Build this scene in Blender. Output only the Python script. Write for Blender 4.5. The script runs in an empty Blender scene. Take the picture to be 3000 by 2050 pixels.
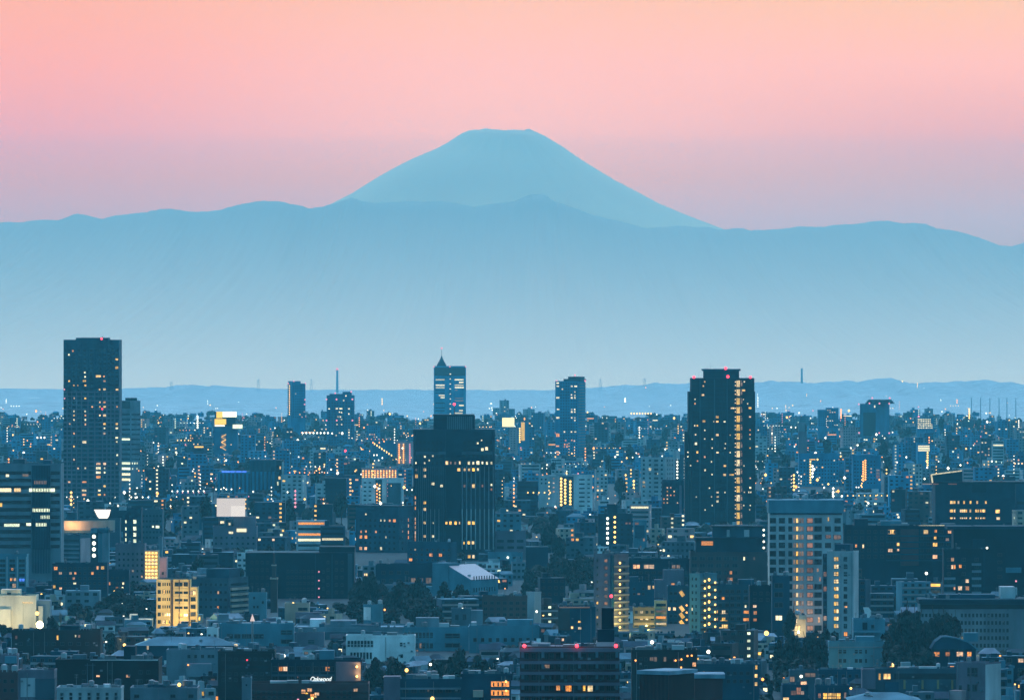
import bpy, math, random
from mathutils import Matrix, Vector
sc = bpy.context.scene
col = sc.collection

# ------------------------------------------------------------------ camera
F = 19950.0            # focal length in photo pixels (3000 px wide)
EYE = 971.0            # photo row of eye level
CAM_H = 150.0
cd = bpy.data.cameras.new('camera')
cam = bpy.data.objects.new('camera', cd)
col.objects.link(cam)
cam.location = (0, 0, CAM_H)
cam.rotation_euler = (math.pi / 2, 0, 0)
cd.sensor_width = 36.0
cd.lens = 36.0 * F / 3000.0
cd.shift_y = -(1025.0 - EYE) / 3000.0
cd.clip_start = 10.0
cd.clip_end = 120000.0
sc.camera = cam

def PX(px, D): return (px - 1500.0) / F * D
def PZ(py, D): return CAM_H + (EYE - py) / F * D
def GD(py): return CAM_H * F / (py - EYE)          # distance of ground seen at row py

# ------------------------------------------------------------------ haze numbers
SIG = 3.35e-5
BOX_TOP, BOX_END = 1340.0, 43500.0
HZ = (.075, .44, .73)

def lin(c):
    c = c / 255.0
    return c / 12.92 if c <= .04045 else ((c + .055) / 1.055) ** 2.4

# ------------------------------------------------------------------ sky (dusk gradient by elevation)
w = bpy.data.worlds.new('World'); sc.world = w
w.use_nodes = True
nt = w.node_tree; N = nt.nodes; L = nt.links
N.clear()
out = N.new('ShaderNodeOutputWorld'); bg = N.new('ShaderNodeBackground')
L.new(bg.outputs[0], out.inputs[0])
tc = N.new('ShaderNodeTexCoord'); sep = N.new('ShaderNodeSeparateXYZ')
L.new(tc.outputs['Generated'], sep.inputs[0])
def mapr(src, a, b, smooth=False):
    n = N.new('ShaderNodeMapRange'); n.clamp = True
    if smooth: n.interpolation_type = 'SMOOTHSTEP'
    n.inputs['From Min'].default_value = a; n.inputs['From Max'].default_value = b
    L.new(src, n.inputs['Value']); return n.outputs[0]
def ramp(src, stops, scale=1.0):
    r = N.new('ShaderNodeValToRGB'); e = r.color_ramp.elements
    while len(e) < len(stops): e.new(0.5)
    for el, (p, c) in zip(e, stops):
        el.position = p; el.color = (c[0], c[1], c[2], 1)
    L.new(src, r.inputs[0])
    m = N.new('ShaderNodeVectorMath'); m.operation = 'SCALE'
    L.new(r.outputs[0], m.inputs[0]); m.inputs['Scale'].default_value = scale
    return m.outputs[0]
def mix(f, a, b):
    m = N.new('ShaderNodeMix'); m.data_type = 'RGBA'; m.clamp_factor = True
    if isinstance(f, float): m.inputs[0].default_value = f
    else: L.new(f, m.inputs[0])
    L.new(a, m.inputs[6]); L.new(b, m.inputs[7]); return m.outputs[2]
# wanted colours low in the west at the middle, left and right of the view (sRGB), by sine of elevation
SKY = [(.0100, (176, 186, 212), (172, 180, 206), (170, 186, 210)),
       (.0165, (192, 188, 210), (186, 182, 206), (182, 188, 212)),
       (.0228, (214, 187, 200), (204, 178, 190), (200, 184, 202)),
       (.0293, (242, 196, 202), (228, 178, 182), (228, 184, 196)),
       (.0390, (255, 198, 196), (250, 180, 174), (255, 196, 194)),
       (.0487, (254, 198, 182), (253, 183, 166), (253, 201, 178)),
       (.0580, (255, 206, 180), (255, 184, 160), (255, 206, 176))]
KS = 4.0
def sky_stop(s, c):
    l = min((BOX_TOP - CAM_H) / s, BOX_END)
    t = math.exp(-SIG * l)
    v = [max((lin(c[i]) - HZ[i] * (1 - t)) / t, .004) for i in range(3)]
    return (s / .058, [x / KS for x in v])
zr = mapr(sep.outputs['Z'], 0, .058)
mid, lef, rig = [ramp(zr, [sky_stop(r[0], r[k]) for r in SKY], KS) for k in (1, 2, 3)]
xl = mapr(sep.outputs['X'], -.075, 0, True); xr = mapr(sep.outputs['X'], 0, .075, True)
low = mix(xr, mix(xl, lef, mid), rig)
# the rest of the dome: turquoise afterglow above the pink band in the west, deep blue overhead and in the east
z2 = mapr(sep.outputs['Z'], 0, 1)
west = ramp(z2, [(0, (.70, .40, .42)), (.12, (.50, .62, .70)), (.35, (.20, .52, .74)), (1, (.050, .158, .255))], 4.6)
east = ramp(z2, [(0, (.040, .090, .118)), (.25, (.024, .090, .142)), (1, (.050, .158, .255))], 4.6)
dome = mix(mapr(sep.outputs['Y'], -.35, .75, True), east, west)
fin = mix(mapr(sep.outputs['Z'], .052, .12, True), low, dome)
back = mix(mapr(sep.outputs['Y'], 0.0, .6, True), east, fin)
L.new(back, bg.inputs['Color'])
bg.inputs['Strength'].default_value = 1.0
w.cycles.sampling_method = 'MANUAL'; w.cycles.sample_map_resolution = 1024

# added red fill lamp, near overhead, to warm the mountain slopes: broad and soft
sd = bpy.data.lights.new('red_fill_sun', 'SUN'); sd.energy = 1.5; sd.color = (1, .16, .10); sd.angle = math.radians(35)
so = bpy.data.objects.new('red_fill_sun', sd); col.objects.link(so)
so.rotation_euler = Vector((0, -math.cos(math.radians(76)), -math.sin(math.radians(76)))).to_track_quat('-Z', 'Y').to_euler()
sc.view_settings.view_transform = 'Standard'
sc.view_settings.look = 'None'
sc.view_settings.exposure = 0.0
sc.view_settings.gamma = 1.0
cy = sc.cycles
cy.max_bounces = 3; cy.diffuse_bounces = 2; cy.glossy_bounces = 2; cy.volume_bounces = 0
cy.transparent_max_bounces = 4
cy.use_denoising = True
cy.caustics_reflective = False; cy.caustics_refractive = False

# ------------------------------------------------------------------ materials
MATS = {}
def mat(name, c, rough=.8, var=0., scale=.15, spec=.15, metal=0.):
    """plain surface with a little blotchy weathering of its own"""
    if name in MATS: return MATS[name]
    m = bpy.data.materials.new(name); m.use_nodes = True
    n = m.node_tree.nodes; l = m.node_tree.links; b = n['Principled BSDF']
    b.inputs['Base Color'].default_value = (*c, 1); b.inputs['Roughness'].default_value = rough
    b.inputs['Specular IOR Level'].default_value = spec; b.inputs['Metallic'].default_value = metal
    if var:
        t = n.new('ShaderNodeTexCoord'); mp = n.new('ShaderNodeMapping'); mp.inputs['Scale'].default_value = (1, 1, .35)
        ns = n.new('ShaderNodeTexNoise'); ns.inputs['Scale'].default_value = scale; ns.inputs['Detail'].default_value = 4
        r = n.new('ShaderNodeValToRGB')
        r.color_ramp.elements[0].position = .3; r.color_ramp.elements[1].position = .7
        r.color_ramp.elements[0].color = (*[x * (1 - var) for x in c], 1)
        r.color_ramp.elements[1].color = (*[min(x * (1 + var), 1) for x in c], 1)
        l.new(t.outputs['Object'], mp.inputs[0]); l.new(mp.outputs[0], ns.inputs['Vector'])
        l.new(ns.outputs[0], r.inputs[0]); l.new(r.outputs[0], b.inputs['Base Color'])
    MATS[name] = m; return m
def lamp_mat(name, c, s, vary=0.):
    """something that gives off light; vary: each object burns a little brighter or dimmer"""
    if name in MATS: return MATS[name]
    m = bpy.data.materials.new(name); m.use_nodes = True
    n = m.node_tree.nodes; l = m.node_tree.links; b = n['Principled BSDF']
    b.inputs['Base Color'].default_value = (.05, .05, .05, 1)
    b.inputs['Emission Color'].default_value = (*c, 1); b.inputs['Emission Strength'].default_value = s
    if vary:
        o = n.new('ShaderNodeObjectInfo'); mr = n.new('ShaderNodeMapRange')
        mr.inputs['To Min'].default_value = s * (1 - vary); mr.inputs['To Max'].default_value = s * (1 + vary)
        t = n.new('ShaderNodeTexCoord'); ns = n.new('ShaderNodeTexNoise'); ns.inputs['Scale'].default_value = 2.2
        mu = n.new('ShaderNodeMath'); mu.operation = 'MULTIPLY'
        m2 = n.new('ShaderNodeMapRange'); m2.inputs['From Min'].default_value = .3; m2.inputs['From Max'].default_value = .7
        m2.inputs['To Min'].default_value = .45; m2.inputs['To Max'].default_value = 1.4
        ad = n.new('ShaderNodeVectorMath'); ad.operation = 'ADD'
        l.new(t.outputs['Object'], ad.inputs[0]); l.new(o.outputs['Location'], ad.inputs[1])
        l.new(ad.outputs[0], ns.inputs['Vector']); l.new(ns.outputs[0], m2.inputs[0])
        l.new(o.outputs['Random'], mr.inputs[0]); l.new(mr.outputs[0], mu.inputs[0]); l.new(m2.outputs[0], mu.inputs[1])
        l.new(mu.outputs[0], b.inputs['Emission Strength'])
        if c[2] < .3:      # lamps of different warmth behind the panes
            cr = n.new('ShaderNodeValToRGB'); e = cr.color_ramp.elements
            e[0].color = (c[0], c[1] * .9, c[2] * .8, 1); e[0].position = .25; e[1].color = (1, min(1, c[1] * .45 + .48), c[2] * .5 + .36, 1)
            hs = n.new('ShaderNodeMath'); hs.operation = 'FRACT'; h2 = n.new('ShaderNodeMath'); h2.operation = 'MULTIPLY'; h2.inputs[1].default_value = 7.31
            l.new(o.outputs['Random'], h2.inputs[0]); l.new(h2.outputs[0], hs.inputs[0]); l.new(hs.outputs[0], cr.inputs[0]); l.new(cr.outputs[0], b.inputs['Emission Color'])
    m.cycles.emission_sampling = 'NONE'
    MATS[name] = m; return m

# ------------------------------------------------------------------ mesh helpers
class MB:
    """collects boxes and quads, one mesh in the end"""
    def __init__(s): s.v = []; s.f = []; s.m = []
    def quad(s, a, b, c, d, m=0):
        i = len(s.v); s.v += [a, b, c, d]; s.f.append((i, i + 1, i + 2, i + 3)); s.m.append(m)
    def poly(s, pts, m=0):
        i = len(s.v); s.v += pts; s.f.append(tuple(range(i, i + len(pts)))); s.m.append(m)
    def box(s, x0, x1, y0, y1, z0, z1, m=0, top=None):
        i = len(s.v)
        s.v += [(x0, y0, z0), (x1, y0, z0), (x1, y1, z0), (x0, y1, z0), (x0, y0, z1), (x1, y0, z1), (x1, y1, z1), (x0, y1, z1)]
        s.f += [(i, i + 3, i + 2, i + 1), (i + 4, i + 5, i + 6, i + 7), (i, i + 1, i + 5, i + 4), (i + 1, i + 2, i + 6, i + 5), (i + 2, i + 3, i + 7, i + 6), (i + 3, i, i + 4, i + 7)]
        s.m += [m, m if top is None else top, m, m, m, m]
    def prism(s, pts, z0, z1, m=0, top=None):
        n = len(pts); i = len(s.v)
        s.v += [(x, y, z0) for x, y in pts] + [(x, y, z1) for x, y in pts]
        s.f.append(tuple(range(i + n, i + 2 * n))); s.m.append(m if top is None else top)
        for k in range(n):
            k2 = (k + 1) % n
            s.f.append((i + k, i + k2, i + n + k2, i + n + k)); s.m.append(m)
    def cone(s, x, y, z0, z1, r0, r1, n=8, m=0):
        i = len(s.v)
        for z, r in ((z0, r0), (z1, r1)):
            s.v += [(x + r * math.cos(2 * math.pi * k / n), y + r * math.sin(2 * math.pi * k / n), z) for k in range(n)]
        for k in range(n):
            k2 = (k + 1) % n
            s.f.append((i + k, i + k2, i + n + k2, i + n + k)); s.m.append(m)
        s.f.append(tuple(range(i + n, i + 2 * n))); s.m.append(m)
    def bar(s, a, b, r, m=0):
        a = Vector(a); b = Vector(b); d = (b - a).normalized()
        u = d.cross(Vector((0, 0, 1)) if abs(d.z) < .9 else Vector((1, 0, 0))).normalized() * r; v = d.cross(u).normalized() * r
        i = len(s.v)
        for p in (a, b):
            s.v += [tuple(p + u + v), tuple(p - u + v), tuple(p - u - v), tuple(p + u - v)]
        for k in range(4):
            k2 = (k + 1) % 4
            s.f.append((i + k, i + k2, i + 4 + k2, i + 4 + k)); s.m.append(m)
        s.f += [(i + 3, i + 2, i + 1, i), (i + 4, i + 5, i + 6, i + 7)]; s.m += [m, m]
    def mesh(s, name, mats, smooth=False):
        me = bpy.data.meshes.new(name); me.from_pydata(s.v, [], s.f)
        for m in mats: me.materials.append(m)
        if len(mats) > 1: me.polygons.foreach_set('material_index', s.m)
        if smooth: me.polygons.foreach_set('use_smooth', [True] * len(s.f))
        me.update(); return me
    def build(s, name, mats, parent=None, smooth=False):
        if not isinstance(mats, (list, tuple)): mats = [mats]
        return add(name, s.mesh(name, mats, smooth), parent)
def add(name, me, parent=None, loc=None, rz=0., scale=None):
    o = bpy.data.objects.new(name, me); col.objects.link(o)
    if parent is not None: o.parent = parent
    if loc is not None: o.location = loc
    if rz: o.rotation_euler = (0, 0, rz)
    if scale is not None: o.scale = scale
    return o
def tag(o, label=None, cat=None, group=None, kind=None):
    if label: o['label'] = label
    if cat: o['category'] = cat
    if group: o['group'] = group
    if kind: o['kind'] = kind
    return o
def interp(pts, x):
    if x <= pts[0][0]: return pts[0][1]
    for (a, b), (c, d) in zip(pts, pts[1:]):
        if x <= c: return b + (d - b) * (x - a) / (c - a)
    return pts[-1][1]
def hsh(*a):
    v = math.sin(sum((i + 1) * 12.9898 * x for i, x in enumerate(a)) + 4.1) * 43758.5453
    return v - math.floor(v)
def vnoise(x, seed=0.):
    i = math.floor(x); f = x - i; f = f * f * (3 - 2 * f)
    return (hsh(i, seed) * (1 - f) + hsh(i + 1, seed) * f) * 2 - 1
def fbm(x, seed=0., oct=4):
    return sum(vnoise(x * 2 ** k, seed + k * 7.3) / 2 ** k for k in range(oct))

# ------------------------------------------------------------------ ground, far hills, mountains
g = MB(); g.quad((-11000, -450, 0), (11000, -450, 0), (11000, 42500, 0), (-11000, 42500, 0))
tag(g.build('ground', mat('ground', (.030, .060, .070), .95, .15, .02)), kind='structure')

M_HILL = mat('hazed_hills', (.32, .52, .54), .95, .2, .02)  # wooded hills with distance haze put into their base colour
def ridge(name, pts, D0, D1, seed, m, rough, x0=-700, x1=3700, step=6, back=1500., prof=None, fold=0.):
    """a range of hills: rises from the plain at D0 to its crest at D1, whose outline is given as photo rows"""
    prof = prof or [(0, 0), (.25, .06), (.5, .2), (.7, .42), (.85, .7), (.95, .92), (1, 1)]
    mb = MB(); cols = []
    x = x0
    while x <= x1:
        y = interp(pts, x); r = []
        zt = PZ(y + fbm(x / 37., seed) * rough, D1)
        for t, h in prof:
            D = D0 + (D1 - D0) * t
            k = fbm(x / 45. + t * 5.7, seed + 3) * fold * t * (1 - t) * 4
            r.append((PX(x, D1), D, max(-.6, zt * h * (1 + k)) - .4 * (t == 0)))
        r.append((PX(x, D1), D1 + back * .5, zt * .6)); r.append((PX(x, D1), D1 + back, -.5))
        cols.append(r); x += step
    n = len(cols[0])
    mb.v = [p for r in cols for p in r]
    for i in range(len(cols) - 1):
        for k in range(n - 1):
            mb.f.append((i * n + k, (i + 1) * n + k, (i + 1) * n + k + 1, i * n + k + 1)); mb.m.append(0)
    return tag(mb.build(name, m, smooth=True), kind='structure')
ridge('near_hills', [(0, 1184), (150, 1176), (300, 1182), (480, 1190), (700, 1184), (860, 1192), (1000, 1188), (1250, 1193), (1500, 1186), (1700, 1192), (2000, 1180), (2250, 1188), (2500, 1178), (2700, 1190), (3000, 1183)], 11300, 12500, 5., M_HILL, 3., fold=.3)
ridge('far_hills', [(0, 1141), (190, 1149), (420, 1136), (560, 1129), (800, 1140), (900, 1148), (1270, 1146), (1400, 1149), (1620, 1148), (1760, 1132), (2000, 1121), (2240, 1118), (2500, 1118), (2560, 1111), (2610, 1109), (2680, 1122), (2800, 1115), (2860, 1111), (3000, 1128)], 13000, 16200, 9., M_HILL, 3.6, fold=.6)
RIDGE = [(0, 650), (65, 654), (110, 643), (175, 643), (225, 627), (255, 632), (300, 642), (340, 632), (430, 621), (440, 616), (470, 612), (540, 617), (580, 624), (645, 616), (690, 603), (765, 587), (820, 590), (870, 601), (905, 611), (945, 606), (975, 598), (1026, 579), (1065, 593), (1160, 592), (1290, 588), (1355, 596), (1394, 607), (1500, 590), (1558, 566), (1597, 572), (1629, 590), (1720, 624), (1810, 647), (1900, 671), (1978, 660), (2113, 671), (2180, 668), (2200, 674), (2255, 672), (2340, 664), (2420, 664), (2500, 655), (2600, 647), (2655, 655), (2710, 653), (2745, 670), (2800, 677), (2890, 701), (2930, 719), (2970, 721), (3000, 711), (3200, 690), (3600, 720)]
M_MOUNT = mat('mountain_slopes', (.6, .44, .40), .95)
def _mist_ramp(m, top=720):      # darker crest, paler foot: valley mist painted into the slope colour
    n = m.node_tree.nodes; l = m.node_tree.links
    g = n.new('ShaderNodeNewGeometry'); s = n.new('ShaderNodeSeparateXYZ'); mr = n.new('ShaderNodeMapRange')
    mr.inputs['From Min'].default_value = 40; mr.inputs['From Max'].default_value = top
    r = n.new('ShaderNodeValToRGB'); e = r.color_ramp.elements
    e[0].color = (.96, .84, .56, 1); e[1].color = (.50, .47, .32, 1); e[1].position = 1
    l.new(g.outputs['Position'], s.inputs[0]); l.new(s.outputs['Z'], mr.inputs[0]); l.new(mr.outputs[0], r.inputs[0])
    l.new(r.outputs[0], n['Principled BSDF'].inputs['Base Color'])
_mist_ramp(M_MOUNT)
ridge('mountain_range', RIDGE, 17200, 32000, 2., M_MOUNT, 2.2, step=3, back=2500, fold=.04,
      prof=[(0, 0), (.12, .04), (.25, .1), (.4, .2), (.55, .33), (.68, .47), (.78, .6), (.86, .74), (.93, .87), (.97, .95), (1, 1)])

FD = 38000.0
FUJI = [(700, 705), (850, 652), (968, 600), (1046, 559), (1123, 508), (1200, 469), (1250, 448), (1285, 433), (1322, 412), (1341, 398), (1353, 391), (1366, 385), (1384, 381), (1395, 384), (1411, 379), (1422, 377), (1436, 380), (1463, 382), (1475, 385), (1502, 383), (1531, 385), (1540, 380), (1549, 377), (1568, 386), (1595, 398), (1618, 412), (1647, 429), (1700, 467), (1758, 502), (1810, 534), (1868, 563), (1926, 595), (1990, 621), (2055, 650), (2113, 670), (2250, 712), (2450, 750)]
mb = MB(); cx = 1482.; R = [0, 20, 40, 50, 56, 62, 68, 74, 80, 88, 98, 110, 125, 145, 170, 200, 235, 275, 320, 380, 450, 530, 640, 780, 960]
nA = 180
for r in R:
    for k in range(nA):
        a = 2 * math.pi * k / nA; c = math.cos(a)
        wR = (1 + c) / 2
        h = wR * PZ(interp(FUJI, cx + r), FD) + (1 - wR) * PZ(interp(FUJI, cx - r), FD)
        dl = PZ(interp(FUJI, cx + 62 * c), FD) - (wR * PZ(interp(FUJI, cx + 62), FD) + (1 - wR) * PZ(interp(FUJI, cx - 62), FD))
        if r < 62: h = PZ(interp(FUJI, cx + r * c), FD)
        else: h += dl * max(0, 1 - (r - 62) / 60.)
        gul = fbm(a * 14, 3.3) * 3 * min(1, max(0, (r - 60) / 120)) * abs(math.sin(a))
        if r < 48: h -= 26
        mb.v.append((PX(cx, FD) + r / F * FD * c, FD + r / F * FD * math.sin(a), max(h + gul, -.5) if r < 950 else -.5))
for i in range(len(R) - 1):
    for k in range(nA):
        k2 = (k + 1) % nA
        mb.f.append((i * nA + k, (i + 1) * nA + k, (i + 1) * nA + k2, i * nA + k2)); mb.m.append(0)
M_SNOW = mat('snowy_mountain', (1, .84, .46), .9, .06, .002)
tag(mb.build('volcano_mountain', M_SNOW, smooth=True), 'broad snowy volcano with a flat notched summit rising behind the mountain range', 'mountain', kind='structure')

def build_haze():
    h = MB(); h.box(-12000, 12000, -500, BOX_END, -1, BOX_TOP)
    m = bpy.data.materials.new('haze_air'); m.use_nodes = True
    n = m.node_tree.nodes; n.clear()
    o = n.new('ShaderNodeOutputMaterial'); v = n.new('ShaderNodeVolumePrincipled')
    v.inputs['Color'].default_value = (.12, .57, .72, 1); v.inputs['Density'].default_value = SIG
    v.inputs['Anisotropy'].default_value = .6
    m.node_tree.links.new(v.outputs[0], o.inputs['Volume'])
    tag(h.build('haze', m), kind='stuff')
# ------------------------------------------------------------------ palette
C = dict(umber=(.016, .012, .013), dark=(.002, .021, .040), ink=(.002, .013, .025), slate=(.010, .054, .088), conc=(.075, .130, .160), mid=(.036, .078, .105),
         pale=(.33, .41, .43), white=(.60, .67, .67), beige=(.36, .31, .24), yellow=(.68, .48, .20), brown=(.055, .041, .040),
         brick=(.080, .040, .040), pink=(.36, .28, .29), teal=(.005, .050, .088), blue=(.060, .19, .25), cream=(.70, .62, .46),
         olive=(.24, .20, .09), mauve=(.125, .125, .16), navy=(.003, .026, .050), skyhaze_a=(.004, .19, .34), skyhaze_b=(.012, .25, .42), skyhaze_c=(.002, .115, .22), roofdk=(.010, .044, .066), rooflt=(.12, .25, .32), steel=(.125, .19, .225))  # the three sky blues have distance haze painted in, for far walls and roofs
def W(n): return mat('wall_' + n, C[n], .85, .34, .12)
def RF(n='roofdk'): return mat('roof_' + n, C[n], .8, .35, .2)
GLASS = mat('window_glass', (.010, .016, .020), .12, spec=.5)
FRAME = mat('window_frame', (.06, .075, .08), .6)
RAIL = mat('balcony_rail', (.22, .25, .26), .7)
METAL = mat('roof_metal', (.16, .19, .20), .5, .2, .3, metal=.2)
LIT = {'y': lamp_mat('lit_yellow', (1, .58, .10), 1.3, .5), 'o': lamp_mat('lit_orange', (1, .37, .06), 1.0, .5),
       'w': lamp_mat('lit_white', (1, .86, .50), 1.35, .45), 'p': lamp_mat('lit_pink', (1, .44, .26), .30, .5),
       'g': lamp_mat('lit_green_white', (.92, 1, .66), 1.4, .4), 'b': lamp_mat('lit_blue', (.08, .22, 1), 1.4, .3),
       'n': lamp_mat('lit_dim', (1, .58, .34), .22, .5), 'Y': lamp_mat('lit_core', (1, .62, .09), 1.0, .12)}
LAMP = {'y': lamp_mat('lamp_warm', (1, .55, .13), 3.4), 'w': lamp_mat('lamp_white', (1, .95, .74), 3.4), 'o': lamp_mat('lamp_orange', (1, .34, .06), 3.2),
        'r': lamp_mat('lamp_red', (1, .035, .06), 5.0), 'p': lamp_mat('lamp_pink', (1, .30, .36), 1.5), 'f': lamp_mat('lamp_flood', (1, .86, .42), 14.0)}
LITMATS = [GLASS] + list(LIT.values()); LITIX = {'d': 0, **{k: i + 1 for i, k in enumerate(LIT)}}

_W = {}
def window_mesh(kind, fine):
    """one window 1 x 1: frame, pane, mullion"""
    k = (kind, fine)
    if k in _W: return _W[k]
    mb = MB()
    if fine:
        t = .07
        mb.box(-.5 + t, .5 - t, -.05, .1, -.5 + t, .5 - t, 1)
        mb.box(-.5, .5, -.14, .1, .5 - t, .5, 0); mb.box(-.5, .5, -.18, .1, -.5, -.5 + t, 0)
        mb.box(-.5, -.5 + t, -.14, .1, -.5 + t, .5 - t, 0); mb.box(.5 - t, .5, -.14, .1, -.5 + t, .5 - t, 0)
        mb.box(-.03, .03, -.11, -.04, -.5 + t, .5 - t, 0)
    else:
        mb.box(-.5, .5, -.12, .1, -.5, .5, 1)
    _W[k] = mb.mesh('window_' + kind, [FRAME, GLASS if kind == 'd' else LIT[kind]])
    return _W[k]
_Lm = {}
def lamp_mesh(kind):
    if kind not in _Lm:
        mb = MB(); n = 8
        for z, r in ((-1, .35), (-.5, .9), (.3, 1), (1, .4)):
            mb.v += [(r * math.cos(2 * math.pi * k / n), r * math.sin(2 * math.pi * k / n), z) for k in range(n)]
        for i in range(3):
            for k in range(n):
                k2 = (k + 1) % n; mb.f.append((i * n + k, i * n + k2, (i + 1) * n + k2, (i + 1) * n + k)); mb.m.append(0)
        mb.f += [tuple(range(n - 1, -1, -1)), tuple(range(3 * n, 4 * n))]; mb.m += [0, 0]
        _Lm[kind] = mb.mesh('lamp_globe_' + kind, [LAMP[kind]])
    return _Lm[kind]

ZO = {1: (0, 950), 2: (700, 950), 3: (1450, 950), 4: (2200, 950), 5: (0, 1450), 6: (700, 1450), 7: (1450, 1450), 8: (2200, 1450)}
def ZX(k, x): return x / (2.8875 if k < 5 else 2.64625) + ZO[k][0]
def ZY(k, y): return y / (2.8875 if k < 5 else 2.64625) + ZO[k][1]
HEROES = []; WCAP = 100

class Bd:
    """a building set out from its place in the photo: x0, x1 outer edges, top row, D metres away; xe the edge between two faces"""
    def __init__(s, k, name, label, x0, x1, top, D, wall, xe=None, side='R', yaw=24, depth=None, cat='building', vb=None, roof='roofdk', parapet=True, group=None, body=True):
        s.k = k; s.D = D; s.name = name
        a, b = ZX(k, x0), ZX(k, x1); t = ZY(k, top)
        ph = math.radians(yaw)
        if xe is None:
            s.rz = 0.; s.W = (b - a) / F * D; s.dep = depth or max(9., min(26., .55 * s.W)); org = (PX(a, D), D); s.fr = (a, b); s.sd = None
        else:
            e = ZX(k, xe); xc = PX(e, D); A, B = (a - 1500) / F, (b - 1500) / F
            if side == 'R':
                s.W = (xc - A * D) / (math.cos(ph) + A * math.sin(ph)); s.dep = (B * D - xc) / (math.sin(ph) - B * math.cos(ph))
                org = (xc - s.W * math.cos(ph), D + s.W * math.sin(ph)); s.rz = -ph; s.fr = (a, e); s.sd = (e, b)
            else:
                s.W = (B * D - xc) / (math.cos(ph) - B * math.sin(ph)); s.dep = (xc - A * D) / (math.sin(ph) + A * math.cos(ph))
                org = (xc, D); s.rz = ph; s.fr = (e, b); s.sd = (a, e)
        s.side = side; s.H = PZ(t, D); s.wins = []; s.fine = D < 4300
        r = bpy.data.objects.new(name, None); col.objects.link(r); r.location = (org[0], org[1], 0); r.rotation_euler = (0, 0, s.rz); r.empty_display_size = 5
        tag(r, label, cat, group); s.root = r; s.wallm = wall
        HEROES.append(dict(a=a, b=b, t=t, D=D, vb=ZY(k, vb) if vb is not None else t + 40, dep=s.dep + abs(math.sin(s.rz)) * s.W, label=label, name=name))
        if body:
            m = MB(); m.box(0, s.W, 0, s.dep, -.4, s.H, 0, 1)
            m.build('wall', [wall, RF(roof)], r)
            if parapet:
                p = MB(); q = .3; h = .9
                p.box(-.08, s.W + .08, -.08, q, s.H + .01, s.H + h); p.box(-.08, s.W + .08, s.dep - q, s.dep + .08, s.H + .01, s.H + h)
                p.box(-.08, q, q, s.dep - q, s.H + .01, s.H + h); p.box(s.W - q, s.W + .08, q, s.dep - q, s.H + .01, s.H + h)
                p.build('parapet', wall, r)
    def u(s, x): x = ZX(s.k, x); return (x - s.fr[0]) / (s.fr[1] - s.fr[0]) * s.W
    def v(s, x):
        x = ZX(s.k, x); t = (x - s.sd[0]) / (s.sd[1] - s.sd[0]); return (t if s.side == 'R' else 1 - t) * s.dep
    def z(s, y): return PZ(ZY(s.k, y), s.D)
    def mpp(s): return s.D / F / (2.8875 if s.k < 5 else 2.64625)      # metres per zoomed pixel
    def part(s, name, m, mats, label=None, kind=None): return tag(m.build(name, mats, s.root), label, kind=kind)
    def vol(s, name, x0, x1, top, bot=None, v0=None, v1=None, m=None, roof=None):
        """a block on or in front of the building"""
        q = MB(); z0 = s.H if bot is None else s.z(bot); a, b = s.u(x0), s.u(x1)
        v0 = s.dep * .2 if v0 is None else v0; v1 = max(v0 + 3, s.dep * .8) if v1 is None else v1
        q.box(a, b, v0, v1, z0 + (.015 if bot is None else 0), s.z(top), 0, 1)
        return s.part(name, q, [m or s.wallm, RF(roof) if roof else (m or s.wallm)])
    def win(s, x, y, w=14, h=14, kind='d', face='f', name='window'):
        k = s.mpp(); g_ = 1. if s.D < 4300 or kind == 'Y' else .84; s.wins.append((x, y, w * k * g_, h * k * g_, kind, face, name))
    def wins_(s, kind, pts, w=14, h=14, face='f'):
        for p in pts: s.win(p[0], p[1], p[2] if len(p) > 2 else w, p[3] if len(p) > 3 else h, kind, face)
    def grid(s, xs, ys, w, h, face='f', lit=None, p=0., kinds='yow', seed=0, skip=()):
        rnd = random.Random(hash((round(xs[0]), round(ys[0]), seed)) & 0xffff)
        for j, y in enumerate(ys):
            for i, x in enumerate(xs):
                if (i, j) in skip: continue
                if any(abs(q[0] - x) < w * .6 and abs(q[1] - y) < h * .75 and q[5] == face and q[4] != 'd' for q in s.wins): continue
                kd = (lit or {}).get((i, j)) or (rnd.choice(kinds) if rnd.random() < p else 'd')
                s.win(x, y, w, h, kd, face)
    def band(s, x0, x1, y, h, kind='d', face='f', name='window_band', out=.1):
        q = MB(); hh = h * s.mpp() / 2; zc = s.z(y)
        if face == 'f': q.box(s.u(x0), s.u(x1), -out, .1, zc - hh, zc + hh)
        else:
            a, b = sorted((s.v(x0), s.v(x1)))
            if s.side == 'R': q.box(s.W - .1, s.W + out, a, b, zc - hh, zc + hh)
            else: q.box(-out, .1, a, b, zc - hh, zc + hh)
        s.part(name, q, GLASS if kind == 'd' else LIT[kind])
    def balc(s, x0, x1, y, h, out=1.1, m=None, face='f'):
        q = MB(); hh = h * s.mpp(); z = s.z(y); m = m or RAIL
        if face == 'f':
            a, b = s.u(x0), s.u(x1)
            q.box(a, b, -out, .05, z - hh, z - hh + .2); q.box(a, b, -out, -out + .12, z - hh + .2, z)
            q.box(a, a + .12, -out + .12, .05, z - hh + .2, z); q.box(b - .12, b, -out + .12, .05, z - hh + .2, z)
        else:
            a, b = sorted((s.v(x0), s.v(x1))); o = s.W if s.side == 'R' else 0; g = 1 if s.side == 'R' else -1
            q.box(min(o, o + g * out), max(o, o + g * out), a, b, z - hh, z)
        s.part('balcony', q, m)
    def fin(s, x, y0, y1, w=5, out=.7, m=None, name='fin'):
        q = MB(); k = w * s.mpp() / 2; q.box(s.u(x) - k, s.u(x) + k, -out, .05, s.z(y1), s.z(y0)); s.part(name, q, m or W('conc'))
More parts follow.
